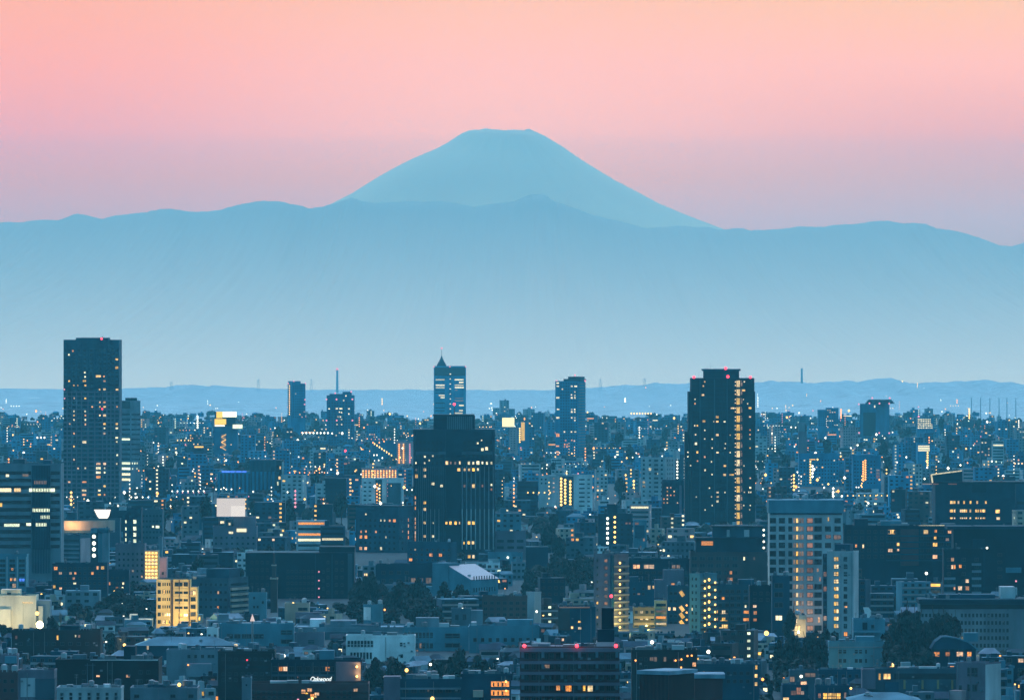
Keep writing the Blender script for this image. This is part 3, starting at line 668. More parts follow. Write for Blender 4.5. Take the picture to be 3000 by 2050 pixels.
b = Bd(3, 'apartment_block', 'pale apartment group with two columns of yellow stair lamps', 370, 825, 1290, 5700, W('pale'), xe=670, side='R', yaw=20, vb=1560, parapet=True)
b.vol('stair_recess', 548, 665, 1285, 1560, -.4, 2, W('slate'))
for x, d_ in ((563, 0), (597, 12), (640, 24)):
    for y in steps(1305 + d_, 27.5, 9): b.lamp(x, y, 'y', 10, name='stair_lamp', out=.8)
b.grid([395, 430], [1312, 1345], 18, 16); b.wins_('o', [(497, 1305), (497, 1342), (497, 1380), (497, 1415)], 16, 9); b.done()
b = Bd(3, 'apartment_block', 'white block of eight window rows in front of the pale group with stair lamps', 668, 826, 1282, 5500, W('white'), depth=15, vb=1575)
b.grid([735], steps(1312, 37, 7), 56, 13); b.grid([793], steps(1312, 37, 7), 26, 12); b.vol('plant_room', 650, 715, 1268, m=W('pale')); b.done()
b = Bd(3, 'apartment_block', 'grey tower block with dark square windows and a paler raised end', 1235, 1525, 1135, 5500, W('pale'), xe=1440, yaw=30, vb=1480)
b.vol('lift_tower', 1495, 1440 + 84, 1072, 1140, 2, 8, W('pale'))
b.grid([1260, 1312, 1412], steps(1152, 37.3, 9), 22, 20); b.grid([1364], steps(1152, 37.3, 9), 46, 20); b.grid([1458, 1474, 1488, 1502], steps(1152, 37.3, 6), 9, 20, 'r')
b.wins_('y', [(1260, 1337, 24, 20), (1260, 1373, 26, 22)]); b.wins_('w', [(1312, 1226, 24, 24), (1377, 1263, 8, 16)]); b.boxes(2); b.done()
b = Bd(3, 'apartment_block', 'narrow dark block beside the broad dark tower with two strings of white lamps', 1528, 1622, 1112, 5600, W('slate'), depth=14, vb=1330)
for x in (1543, 1606):
    for y in steps(1135, 27, 7): b.lamp(x, y, 'w', 7, name='stair_lamp')
b.done()
b = Bd(3, 'office_block', 'low dark block with a slim grey fin in front of the grey tower block', 1415, 1600, 1328, 5150, W('navy'), depth=18, vb=1600)
b.vol('fin_wall', 1558, 1580, 1360, 1640, -1, .4, W('mauve')); b.grid(seq(1430, 1545, 5), steps(1380, 32, 5), 12, 12, p=.25, kinds='yo'); b.done()
b = Bd(3, 'billboard_block', 'pale pink slim block topped by a glaring yellow-white billboard', 118, 192, 868, 8000, W('pink'), depth=16, vb=1095, parapet=False)
q = MB(); q.box(b.u(62), b.u(164), 3, 4.5, b.z(866), b.z(790)); b.part('billboard', q, lamp_mat('billboard_glare', (1, .86, .40), 1.6))
b.grid([140, 165], steps(905, 20, 9), 15, 7); b.done()
b = Bd(3, 'stair_block', 'block with a yellow lit stair edge and a blue lattice beside the glaring billboard', 195, 285, 825, 8050, W('skyhaze_a'), depth=16, vb=1010, parapet=False)
b.band(222, 252, 905, 155, 'Y', name='stair_window')
for y in steps(880, 19, 7): b.lamp(210, y, 'y', 6, name='stair_lamp')
b.done()
b = Bd(4, 'office_block', 'block with a bright honeycomb of white lit windows and a green glow below', 1408, 1545, 795, 8600, W('skyhaze_a'), depth=18, vb=905)
for j, y in enumerate(steps(803, 14.5, 6)):
    for x in steps(1416, 14.3, 8 + (j > 2)): b.win(x, y, 11, 9, 'w')
b.done()
b = Bd(4, 'apartment_block', 'grey-blue stepped block with lit end stairs far behind the mechanical-topped tower', 568, 742, 728, 9200, W('skyhaze_a'), depth=20, vb=905)
b.vol('upper_block', 636, 742, 706, 735, 1, 18); b.grid(seq(580, 628, 4), steps(745, 18, 7), 9, 8); b.grid(seq(650, 730, 5), steps(725, 18, 9), 10, 8, p=.15, kinds='wy')
for y in steps(720, 14, 6): b.lamp(762, y, 'o', 6, name='stair_lamp')
b.done()
b = Bd(4, 'office_block', 'block with three bright white window bands and a stair string dropping to one side', 1408, 1520, 1012, 7100, W('skyhaze_b'), depth=16, vb=1180)
for y in (1030, 1048, 1066): b.band(1414, 1512, y, 12, 'w')
for y in steps(1085, 21, 6): b.lamp(1494, y, 'y', 7, name='stair_lamp')
b.done()
b = Bd(4, 'apartment_block', 'dark block with a double string of peach gallery lamps behind the mechanical-topped tower', 860, 1100, 1120, 6300, W('skyhaze_a'), depth=18, vb=1420)
for y in steps(1150, 20, 9): b.lamp(950, y + 12, 'o', 7, name='gallery_lamp'); b.lamp(968, y, 'o', 7, name='gallery_lamp')
for y in steps(1230, 13, 6): b.band(1060, 1088, y, 6, 'p')
b.grid(seq(880, 930, 3) + seq(990, 1045, 3), steps(1160, 30, 7), 14, 12, p=.08); b.done()
b = Bd(4, 'apartment_block', 'wide teal apartment block with a right-angled string of lamps between two towers', 405, 745, 1100, 6600, W('skyhaze_a'), depth=18, vb=1420)
for y in steps(1160, 22, 9): b.lamp(503, y, 'y', 6.5, name='stair_lamp')
b.band(495, 545, 1142, 8, 'y'); b.lamp(563, 1142, 'y', 7); b.grid(seq(425, 480, 3) + seq(530, 730, 9), steps(1150, 29, 8), 13, 12, p=.12, kinds='wy'); b.done()
b = Bd(4, 'tall_slab', 'tall blank mauve slab far behind the mechanical-topped tower', 402, 474, 905, 7600, W('mauve'), depth=10, vb=1085, parapet=False)
b.vol('upper_block', 404, 460, 830, v0=1, v1=8, m=W('steel')); b.done()
b = Bd(4, 'museum_building', 'dark angular building with a raised slanted rooflight and rows of yellow windows', 1560, 2236, 1345, 4550, W('navy'), depth=34, vb=1560, parapet=False)
b.vol('roof_slab', 1560, 2330, 1330, 1346, -1.5, 34, W('ink'))
q = MB(); z0 = b.H + .5; A_ = [(b.u(1530), 2), (b.u(1790), 2), (b.u(1790), 24), (b.u(1530), 24)]
q.v = [(*A_[0], z0), (*A_[1], z0), (*A_[2], z0), (*A_[3], z0), (b.u(1526), 2, b.z(1272)), (*A_[1], b.z(1238)), (*A_[2], b.z(1238)), (b.u(1526), 24, b.z(1272))]
q.f = [(4, 5, 6, 7), (0, 1, 5, 4), (1, 2, 6, 5), (2, 3, 7, 6), (3, 0, 4, 7)]; q.m = [0] * 5; b.part('slanted_rooflight', q, W('dark'))
q = MB(); q.bar((b.u(1526), 1.5, b.z(1271)), (b.u(1786), 1.5, b.z(1237)), .35); q.bar((b.u(1527), 1.5, b.z(1272)), (b.u(1538), 1.5, z0), .5); b.part('edge_light', q, LIT['w'])
for x0, x1 in ((1450, 1530), (1540, 1585), (1670, 1740)): b.band(x0, x1, 1349, 8, 'p', out=1.9, name='eave_light')
for y, k in ((1504, 1), (1576, 2), (1637, 3)):
    for x in ([1692, 1706, 1722, 1755, 1803, 1858, 1914, 1987] if k == 1 else [1690, 1700, 1722, 1775, 1790, 1806, 1822, 1856, 1905, 1922, 1945, 1965, 1975]): b.win(x, y, 16 if k < 3 else 13, 28 if k < 3 else 14, 'y')
b.win(2087, 1580, 40, 34, 'y'); b.win(2092, 1640, 34, 26, 'y')
b.vol('shaft', 1870, 1990, 1349, 1420, -.6, 1, W('ink')); b.done()
b = Bd(4, 'museum_wing', 'low wing with stacked yellow window bands joined to the dark angular building', 2238, 2420, 1362, 4650, W('slate'), depth=26, vb=1560)
for y, h, k in ((1580, 24, 'y'), (1640, 12, 'y')): b.band(2250, 2300, y, h, k)
b.band(2250, 2400, 1510, 24); b.done()
# ================================================================== nearer blocks, lower left
b = Bd(5, 'shop_block', 'dark blue block with a column of greenish stair windows and a blue shop sign', 820, 1095, 110, 4700, W('navy'), depth=20, vb=380)
b.wins_('g', [(925, 205, 30, 34), (925, 250, 28, 22), (1045, 205, 28, 34), (1045, 258, 28, 36), (1045, 305, 26, 34), (1045, 355, 28, 34), (976, 205, 10, 26), (976, 260, 10, 26), (976, 305, 10, 26), (976, 345, 10, 30)])
b.vol('sign_board', 885, 955, 282, 325, -1.4, -.5, W('blue')); b.grid([860, 1010, 1078], steps(150, 46, 5), 16, 22); b.boxes(2); b.done()
b = Bd(5, 'office_block', 'grey block with one short lit strip joined to the dark blue shop block', 1095, 1260, 122, 4800, W('mid'), depth=20, vb=400)
b.wins_('g', [(1186, 243, 16, 18), (1222, 245, 34, 22)], 16, 18); b.grid(seq(1112, 1245, 6), steps(160, 42, 5), 16, 18); b.boxes(2); b.done()
b = Bd(5, 'apartment_block', 'striped balcony apartment with a pink gable and four lamps on its stair', 410, 700, 322, 4200, W('mid'), xe=620, yaw=26, vb=525)
for y in steps(352, 34, 6): b.balc(415, 615, y + 22, 14, 1.2, W('steel')); b.band(420, 612, y, 16)
q = MB(); q.box(b.W, b.W + .3, .3, b.dep - .3, 4, b.H - 1); b.part('gable', q, W('pink'))
b.done()
b = Bd(5, 'stair_tower', 'slim blue stair tower with four white lamps beside the pink gable', 702, 842, 268, 4250, W('blue'), depth=12, vb=545)
b.vol('shaft', 792, 838, 262, 545, -1.5, 1, W('steel')); b.vol('roof_cap', 755, 842, 262, 292, -1.6, 11, W('slate')); b.vol('dark_bay', 704, 760, 292, 545, -.4, .4, W('dark'))
for y in (320, 372, 418, 467): b.lamp(729, y, 'w', 14, name='stair_lamp', out=.9)
b.done()
b = Bd(5, 'apartment_block', 'wide grey apartment joined to a facade blazing with golden lamps', 895, 1122, 390, 4020, W('mauve'), depth=18, vb=690)
b.grid(seq(925, 1100, 6), steps(455, 44, 6), 14, 18, p=.06, kinds='op'); b.boxes(3); b.done()
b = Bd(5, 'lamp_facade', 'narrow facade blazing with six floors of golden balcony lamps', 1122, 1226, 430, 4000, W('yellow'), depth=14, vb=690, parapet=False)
for j, y in enumerate(steps(446, 27, 9)):
    b.band(1128, 1222, y + 4, 18, 'Y', name='gallery')
    for x in (1134, 1158, 1184, 1212): b.lamp(x, y, 'y', 6.5, name='gallery_lamp', out=.8)
b.done()
b = Bd(5, 'small_office', 'blank peach-walled block just behind the golden lamp facade', 1228, 1292, 492, 4060, W('pink'), depth=12, vb=640); b.win(1262, 605, 18, 22); b.done()
b = Bd(5, 'small_office', 'slim pale tower block rising above the blank peach wall', 1228, 1256, 338, 4150, W('steel'), depth=10, vb=495); b.done()
b = Bd(5, 'apartment_block', 'low dark apartment with many small orange windows above the trees', 405, 830, 540, 3760, W('navy'), depth=16, vb=740)
b.wins_('o', [(432, 566, 30, 28), (547, 604, 20), (584, 604, 16), (572, 644), (717, 604, 20, 24), (470, 722, 22, 18), (468, 604, 26, 20), (757, 562, 14, 26)], 18, 20); b.wins_('y', [(796, 562, 26, 26), (420, 708, 20, 26)]); b.win(580, 683, 24, 16, 'w')
b.grid(steps(430, 38, 11), steps(566, 39, 5), 20, 18); b.done()
b = Bd(5, 'apartment_block', 'dark apartment end with a bright orange window beside the low dark apartment', 830, 1000, 592, 3800, W('navy'), depth=14, vb=740)
b.wins_('o', [(832 + 12, 684, 26, 26), (908, 718, 22, 20)]); b.wins_('w', [(955, 683, 16, 20), (950, 717, 12, 14)]); b.grid([870, 910, 955], [640, 684, 718], 18, 16); b.done()
b = Bd(5, 'apartment_block', 'pale blue framed block with a blue neon window and pink flats', -40, 208, 470, 3820, W('blue'), depth=14, vb=735)
b.grid([20, 95, 170], steps(508, 37, 6), 46, 24, lit={(2, 4): 'b'}); b.wins_('o', [(88, 652, 20, 26), (117, 652, 20, 26), (110, 700, 30, 34), (95, 573, 16, 20)])
for x in (55, 135, 205): b.fin(x, 740, 475, 8, .5, W('pale'))
b.done()
b = Bd(5, 'dark_block', 'dark block behind the pale blue framed block with three small lit windows', 118, 400, 372, 4350, W('slate'), depth=18, vb=540)
b.wins_('o', [(217, 405, 18, 24), (148, 440, 24, 22)]); b.win(308, 395, 12, 26, 'y'); b.grid(seq(150, 380, 7), steps(405, 40, 5), 20, 18); b.done()
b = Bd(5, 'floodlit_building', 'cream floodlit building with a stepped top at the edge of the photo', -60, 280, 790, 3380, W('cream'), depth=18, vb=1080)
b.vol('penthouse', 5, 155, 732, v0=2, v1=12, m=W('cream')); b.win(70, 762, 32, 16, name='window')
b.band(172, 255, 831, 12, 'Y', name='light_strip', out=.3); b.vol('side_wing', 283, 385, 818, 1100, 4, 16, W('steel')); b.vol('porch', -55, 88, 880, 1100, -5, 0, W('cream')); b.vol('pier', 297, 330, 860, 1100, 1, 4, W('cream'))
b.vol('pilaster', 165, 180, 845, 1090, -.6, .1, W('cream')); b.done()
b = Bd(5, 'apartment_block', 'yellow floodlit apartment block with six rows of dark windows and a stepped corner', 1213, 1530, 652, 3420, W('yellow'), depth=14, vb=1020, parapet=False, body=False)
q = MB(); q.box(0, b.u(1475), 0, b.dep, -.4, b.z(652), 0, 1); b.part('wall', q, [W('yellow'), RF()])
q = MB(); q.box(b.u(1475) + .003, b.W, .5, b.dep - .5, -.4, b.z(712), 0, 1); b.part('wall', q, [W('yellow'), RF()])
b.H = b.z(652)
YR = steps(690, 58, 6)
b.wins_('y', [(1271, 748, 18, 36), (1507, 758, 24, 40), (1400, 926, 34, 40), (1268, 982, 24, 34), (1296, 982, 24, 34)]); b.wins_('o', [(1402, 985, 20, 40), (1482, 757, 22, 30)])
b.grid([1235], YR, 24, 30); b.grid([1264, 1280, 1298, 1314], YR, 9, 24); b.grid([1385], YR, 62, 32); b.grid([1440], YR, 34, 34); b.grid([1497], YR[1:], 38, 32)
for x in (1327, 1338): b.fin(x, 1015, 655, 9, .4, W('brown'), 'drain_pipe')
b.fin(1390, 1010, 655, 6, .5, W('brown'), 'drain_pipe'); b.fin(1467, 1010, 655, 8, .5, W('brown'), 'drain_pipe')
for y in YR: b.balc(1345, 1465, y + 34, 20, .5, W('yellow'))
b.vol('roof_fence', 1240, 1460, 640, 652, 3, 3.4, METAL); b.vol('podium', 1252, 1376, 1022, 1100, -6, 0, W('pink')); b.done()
b = Bd(5, 'office_block', 'large grey-brown block with faint balconies behind the yellow floodlit block', 1478, 1925, 655, 3560, W('mid'), xe=1770, yaw=24, vb=930)
b.vol('penthouse', 1580, 1755, 572, v0=3, v1=16, m=W('slate'))
b.grid(steps(1560, 38, 6), steps(694, 58, 4), 22, 22); b.wins_('o', [(1693, 755, 16, 24), (1690, 870, 14, 20)])
for y in steps(700, 44, 6): b.balc(1785, 1918, y + 20, 18, 1., W('beige'), 'r'); b.band(1790, 1914, y - 4, 20, 'd', 'r')
b.done()
b = Bd(6, 'civic_building', 'huge near-black building with a column of tiny red lights and one pale end strip', 50, 892, 445, 3830, W('ink'), depth=34, vb=830, parapet=False)
b.vol('roof_slab', 620, 895, 402, v0=4, v1=30, m=W('ink')); b.fin(862, 820, 452, 36, .6, W('mid'), 'end_strip'); b.fin(722, 820, 455, 5, .4, W('slate'), 'pilaster'); b.fin(592, 820, 455, 5, .4, W('slate'), 'pilaster')
for y in (592, 660, 722, 788): b.lamp(620, y, 'p', 6, name='red_lamp'); b.win(655, y + 2, 16, 22, 'd')
b.grid(seq(380, 570, 7), steps(590, 46, 5), 20, 22); b.grid(seq(100, 220, 4), steps(520, 58, 5), 20, 24); b.grid([690, 755, 800], steps(520, 58, 5), 20, 24)
b.lamp(607, 845, 'w', 14, out=2); b.lamp(822, 838, 'y', 12, out=2); b.lamp(870, 838, 'y', 10, out=2); b.lamp(790, 843, 'o', 6, out=2); b.lamp(735, 845, 'p', 6, out=2)
b.done()
b = Bd(6, 'chimney_tower', 'slender brown stepped chimney tower with a pointed tip before the near-black building', 245, 296, 640, 3640, W('brown'), depth=9, vb=850, parapet=False)
b.vol('upper_shaft', 254, 284, 540, v0=2, v1=6.5, m=W('brown')); b.vol('tip_shaft', 262, 277, 450, 540, 3, 5.4, W('brown')); b.mast(269, 365, 450, 5, v=4.2)
for a_, c_, v0, v1, y0, y1 in ((240, 300, -.6, 9.4, 652, 640), (250, 288, 1.4, 7, 548, 540)): q = MB(); q.box(b.u(a_), b.u(c_), v0, v1, b.z(y0), b.z(y1)); b.part('cornice', q, W('beige'))
b.done()
b = Bd(6, 'small_office', 'blue box with a few dark windows at the foot of the chimney tower', 75, 212, 770, 3520, W('blue'), depth=10, vb=915); b.wins_('d', [(118, 795), (118, 865), (145, 865), (185, 830)], 16, 20); b.done()
b = Bd(6, 'school_hall', 'blue grey hall with a bright sloping glass roof and two rows of slit windows', 1505, 2010, 622, 3850, W('blue'), xe=1800, yaw=35, vb=785, parapet=False, body=False)
hw = b.z(655); q = MB(); q.box(0, b.W, 0, b.dep, -.4, hw); b.part('wall', q, W('blue'))
b.H = hw
q = MB(); D2 = b.dep; zr = b.z(545)
q.v = [(b.W + .4, -.4, hw), (b.W + .4, D2 + .4, hw), (b.W * .38, D2 + .4, zr), (b.W * .38, -.4, zr), (b.W * .38, D2 + .4, hw), (b.W * .38, -.4, hw)]
q.f = [(0, 1, 2, 3), (3, 2, 4, 5), (0, 3, 5), (1, 4, 2)]; q.m = [0, 0, 1, 1]; b.part('sloping_roof', q, [mat('bright_roof', (.42, .46, .48), .5), W('blue')])
b.vol('tall_end', 1505, 1630, 530, 790, -.8, 10, W('blue')); b.wins_('d', [(1590, 570), (1590, 630)], 22, 24)
b.grid(steps(1822, 20, 9), [645, 735], 10, 34, 'r'); b.done()
# ================================================================== nearer blocks, middle and right
def steps_lamp(b, x, ys, kind='y', r=8, face='f', name='stair_lamp', out=.8):
    for y in ys: b.lamp(x, y, kind, r, face, name, None, out)
# --- lower middle
b = Bd(6, 'school_block', 'white curved school block with a row of framed windows and a long blank wall', 830, 1365, 1100, 3080, W('white'), depth=14, vb=1290)
b.grid(steps(852, 25.5, 8), [1150], 19, 48); b.grid(steps(872, 25, 7), [1243], 16, 52); b.wins_('d', [(1258, 1155), (1262, 1245)], 20, 28); b.boxes(2); b.done()
b = Bd(6, 'school_block', 'pale school block with window bands on one half and two dark wide windows', 1270, 1782, 1036, 3200, W('blue'), depth=16, vb=1270, roof='rooflt')
b.grid(steps(1290, 29, 8), [1083, 1165], 22, 42); b.grid([1655], [1088, 1160], 118, 36); b.win(1380, 1215, 20, 40, 'n'); b.wins_('n', [(1408, 1165, 14, 40)]); b.boxes(4, 3)
b.vol('plant_room', 1370, 1550, 952, m=W('steel')); b.done()
b = Bd(6, 'flat_roof_hall', 'long low hall with a bright flat roof edge behind the white curved school block', 430, 1290, 1035, 3320, W('steel'), depth=40, vb=1110, roof='rooflt')
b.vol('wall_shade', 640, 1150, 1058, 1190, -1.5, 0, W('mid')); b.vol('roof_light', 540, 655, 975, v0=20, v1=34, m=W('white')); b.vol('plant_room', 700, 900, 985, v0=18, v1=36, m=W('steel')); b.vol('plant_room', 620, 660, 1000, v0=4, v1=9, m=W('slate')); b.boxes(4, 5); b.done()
b = Bd(6, 'small_office', 'brown patched wing at the near corner of the long low hall', 430, 660, 1078, 3240, W('mauve'), depth=10, vb=1200); b.grid([360 + 200], [1135], 50, 30); b.done()
b = Bd(6, 'school_block', 'blue school wing with two dark window strips beside the long low hall', -150, 425, 1010, 3250, W('blue'), depth=14, vb=1190, roof='rooflt')
b.grid(steps(-70, 58, 4), [1092], 50, 34); b.grid([75, 155], [1092], 76, 34); b.grid([370], [1062, 1132], 90, 34); b.boxes(5, 8); b.done()
b = Bd(6, 'small_office', 'little white box house with two square windows under a roof lamp', -250, -165, 1042, 3140, W('white'), depth=8, vb=1130); b.wins_('d', [(-230, 1095), (-185, 1095)], 20, 36); b.lamp(-245, 1032, 'w', 4, v=1); b.done()
b = Bd(6, 'school_block', 'pale blue low wing with a stepped roof between the school and the beacon apartments', 1785, 2330, 1025, 3180, W('blue'), depth=14, vb=1160, roof='rooflt')
b.vol('upper_block', 2080, 2280, 965, v0=2, v1=10, m=W('blue')); b.vol('plant_room', 1700 + 100, 1840, 985, m=W('pale')); b.grid(seq(1830, 2300, 9), [1120], 26, 30); b.boxes(3, 6); b.done()
b = Bd(6, 'small_office', 'grey office with two tall windows and a roof lamp below the sloping glass roof', 1648, 1800, 890, 3350, W('conc'), depth=11, vb=1020)
b.grid([1690, 1748], [945], 26, 44); b.lamp(1733, 882, 'w', 8, v=3); b.mast(1738, 820, 890, 4, v=3); b.vol('plant_room', 1800 - 60, 1890, 862 + 30, 1020, 2, 9, W('steel')); b.done()
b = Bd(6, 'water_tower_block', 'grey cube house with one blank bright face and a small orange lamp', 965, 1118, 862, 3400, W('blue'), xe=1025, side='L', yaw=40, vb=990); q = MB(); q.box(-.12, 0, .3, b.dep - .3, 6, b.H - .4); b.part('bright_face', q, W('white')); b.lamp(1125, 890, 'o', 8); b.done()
b = Bd(6, 'small_office', 'beige group of low flats with a curved end near the chimney tower', 355, 545, 850, 3480, W('beige'), depth=12, vb=960); b.grid([495], [882], 76, 24); b.vol('side_wing', 440, 645, 905, 1000, -4, 0, W('mauve')); b.lamp(420, 838, 'y', 8, v=2); b.done()
b = Bd(6, 'office_block', 'dark old brown office with a faint window grid beside the twin round trees', 1885, 2235, 795, 3420, W('brown'), depth=14, vb=970)
b.grid(seq(1912, 2210, 7), [835, 880, 925], 30, 26); b.boxes(2); b.done()
b = Bd(6, 'small_office', 'dark low block with three amber windows behind the twin round trees', 1060, 1500, 545, 4020, W('navy'), depth=14, vb=690); b.wins_('y', [(1352, 662, 40, 46), (1410, 664, 38, 46), (1470, 662, 44, 50)]); 
for w_ in b.wins: pass
b.wins = [(x, y, w_, h_, 'n', f, n_) for x, y, w_, h_, k_, f, n_ in b.wins]; b.grid([1120, 1180, 1240, 1300], [600, 662], 30, 26); b.done()
b = Bd(6, 'small_office', 'pale blue box offices in the trees below the amber windows', 1272, 1375, 690, 3900, W('blue'), depth=9, vb=775); b.win(1302, 718, 16, 22); b.vol('side_wing', 1452, 1520, 706, 780, 1, 8, W('blue')); b.done()
b = Bd(6, 'balcony_apartments', 'dark apartment with framed balconies and orange windows behind the glowing script sign', 250, 950, 1292, 2450, W('dark'), depth=16, vb=1470, xe=None)
b.vol('side_block', 752, 945, 1290, 1470, -2, 8, W('mauve'))
for x in (252, 308, 378, 438, 505, 565, 628, 690, 745): b.fin(x, 1470, 1300, 5, 1.4, W('mid'), 'balcony_frame')
for y in (1385, 1452): b.balc(252, 748, y, 16, 1.3, W('mid'))
b.wins_('o', [(322, 1345, 38, 40), (360, 1345, 36, 40), (688, 1345, 38, 38)]); b.grid([280, 408, 470, 535, 596, 650, 722], [1345, 1412], 40, 40); b.win(455, 1408, 10, 12, 'p')
b.lamp(915, 1325, 'y', 9, out=3); b.lamp(915, 1400, 'y', 9, out=3); b.grid([790, 830], [1335, 1405], 14, 34); b.boxes(3)
b.lamp(345, 1248, 'w', 13, v=4); b.lamp(398, 1240, 'y', 13, v=4)
b.vol('roof_house', 620, 735, 1208, 1292, 5, 12, W('blue')); b.done()
flood(6, 925, 1325, 2446.5, 700, (1, .5, .16), .3); flood(6, 925, 1400, 2446.5, 700, (1, .5, .16), .3)
BA = b
# the glowing sign stands on its own rail in front of that building
sg = bpy.data.objects.new('rooftop_sign', None); col.objects.link(sg); sg.location = (PX(ZX(6, 632), 2444), 2444, PZ(ZY(6, 1455), 2444))
tag(sg, 'glowing white script sign reading Oakwood on the dark roof edge', 'sign')
tc_ = bpy.data.curves.new('sign_letters', 'FONT'); tc_.body = 'Oakwood'; tc_.shear = .28; tc_.size = 1.95; tc_.extrude = .08; tc_.offset = .008; tc_.align_x = 'CENTER'; tc_.space_character = .95
tc_.materials.append(LIT['g'].copy() if False else lamp_mat('sign_white', (.92, 1, .98), 1.6))
to = bpy.data.objects.new('lettering_curve', tc_); col.objects.link(to)
bpy.context.view_layer.update()
me_ = bpy.data.meshes.new_from_object(to.evaluated_get(bpy.context.evaluated_depsgraph_get())); bpy.data.objects.remove(to); bpy.data.curves.remove(tc_)
to = add('lettering', me_, sg); to.rotation_euler = (math.pi / 2, 0, 0); to.location = (0, 0, .7); to.scale = (1, 1.2, 1)
q = MB(); q.box(-3.4, 3.4, .3, .5, 0, .2)
for x in (-3, -1.5, 0, 1.5, 3): q.box(x - .1, x + .1, .5, .7, -2.4, 1.2)
q.build('rail', METAL, sg)
b = Bd(6, 'terrace_apartments', 'long dark red-brown apartment at the bottom with a burst of amber windows', 75, 1005, 1478, 2250, W('brick'), depth=16, vb=1600, parapet=True)
b.wins_('o', [(500, 1520, 36, 34), (548, 1512, 40, 40), (604, 1535, 40, 34), (905, 1510, 34, 30), (570, 1550, 36, 26)]); b.wins_('y', [(525, 1530, 24, 20), (565, 1570, 30, 22), (590, 1560, 26, 22)])
b.lamp(570, 1570, 'y', 10, out=2); b.lamp(545, 1582, 'o', 9, out=2); b.lamp(460, 1580, 'p', 8, out=2)
for y in (1512, 1560): b.balc(78, 1000, y + 6, 9, 1.2, W('brown'))
b.grid(seq(110, 440, 9) + seq(690, 860, 5), [1525, 1568], 24, 24); b.boxes(4, 2, 1.8); b.done()
b = Bd(6, 'stair_pillar', 'pale square stair pillar rising at the end of the red-brown apartment', 22, 95, 1432, 2180, W('steel'), depth=6, vb=1588, xe=None); b.win(58, 1470, 12, 14); b.done()
b = Bd(6, 'balcony_apartments', 'dark low apartment with wide balconies and one bright round lamp at the bottom edge', 1250, 1725, 1442, 2300, W('slate'), depth=14, vb=1588)
b.vol('end_tower', 1122, 1250, 1405, 1600, -.5, 9, W('mauve')); b.win(1205, 1505, 14, 40)
for y in (1470, 1545): b.balc(1252, 1722, y + 18, 16, 1.3, W('steel'))
b.grid(seq(1290, 1690, 7), [1512, 1580], 44, 34); b.lamp(1500, 1572, 'y', 15, out=2.5); b.win(1468, 1505, 12, 30, 'n'); b.boxes(4, 4); b.vol('rooflight', 1580, 1625, 1405, v0=2, v1=6, m=W('white')); b.done()
b = Bd(6, 'gallery_apartments', 'dark blank-walled apartment with two amber gallery landings on its edge', 1725, 2110, 1402, 2300, W('slate'), depth=14, vb=1588)
for y in (1462, 1530, 1590): b.band(1955, 2095, y, 40, 'o', out=.12, name='gallery'); b.balc(1950, 2100, y + 30, 14, 1.2, W('conc'))
b.lamp(2070, 1442, 'y', 8, out=.6); b.lamp(2072, 1512, 'y', 8, out=.6)
for y in (1462, 1530):
    for x in (1975, 2010, 2045): b.win(x, y + 3, 12, 30, 'd')
b.vol('water_tank', 1815, 1895, 1508, 1560, -3, -.6, W('beige')); b.boxes(4, 6); b.done()
# --- lower right of the middle
b = Bd(7, 'beacon_apartments', 'wide dark balcony apartment in front with red beacons and a black rooftop tower', 195, 965, 1195, 1930, W('brick'), depth=20, vb=1600)
b.vol('roof_slab', 190, 970, 1183, 1212, -1.2, 21, W('mauve')); b.vol('roof_house', 795, 928, 1045, 1184, 4, 14, W('dark')); b.vol('roof_house_base', 790, 932, 1142, 1184, 3.6, 14.4, W('pale'))
b.vol('rooftop_tower', 830, 925, 880, 1046, 6, 13, W('ink')); b.mast(905, 790, 880, 6, v=8); b.lamp(905, 790, 'r', 12, v=8, name='beacon_light')
for x in (228, 635, 938): b.mast(x, 1168, 1183, 5, v=-.2); b.lamp(x, 1166, 'r', 14, v=-.2, name='beacon_light')
for i, y in enumerate(steps(1268, 83, 4)):
    b.balc(192, 968, y + 14, 24, 1.5, W('mauve'))
    for x in (215, 372, 520, 655, 790, 945): b.fin(x, y - 12, y - 58, 22, 1.2, W('conc'), 'balcony_partition')
WX = [245, 300, 345, 400, 440, 490, 545, 600, 625, 690, 740, 765, 830, 880, 915]
b.wins_('o', [(490, 1490, 34, 48), (570, 1496, 52, 52)]); b.wins_('y', [(738, 1496, 44, 54), (692, 1494, 18, 40)]); b.win(405, 1325, 46, 30, 'n')
b.grid(WX, steps(1245, 83, 5), 34, 46)
b.boxes(6, 3, 1.5); b.done()
flood(7, 905, 1165, 1936, 500, (1, .05, .08), .3)
flood(7, 230, 1160, 1928, 130, (1, .05, .08), .3); flood(7, 636, 1160, 1928, 130, (1, .05, .08), .3)
b = Bd(7, 'metal_hall', 'plain dark brown metal-clad block with a pale roof rim at the bottom edge', 1125, 1545, 1392, 1900, W('umber'), xe=1345, yaw=32, vb=1600, parapet=False, roof='rooflt')
q = MB(); q.box(-.7, b.W + .7, -.7, b.dep + .7, b.H + .01, b.H + 1.1); b.part('roof_rim', q, RF('rooflt'))
for i in range(22): q = MB(); u_ = b.W * i / 21.; q.box(u_ - .07, u_ + .07, -.09, 0, 0, b.H - .2); b.part('seam', q, W('brick'))
b.done()
b = Bd(7, 'metal_hall', 'lower dark metal-clad annex against the plain brown metal-clad block', 1548, 1765, 1418, 1925, W('brick'), depth=12, vb=1600, parapet=False, roof='rooflt')
q = MB(); q.box(-.5, b.W + .7, -.7, b.dep + .7, b.H + .01, b.H + 1.2); b.part('roof_rim', q, RF('rooflt')); b.done()
b = Bd(7, 'apartment_block', 'beige apartment tower with a string of star-like yellow landing lamps down its side', 765, 1035, 472, 3390, W('mauve'), xe=905, yaw=42, vb=1060)
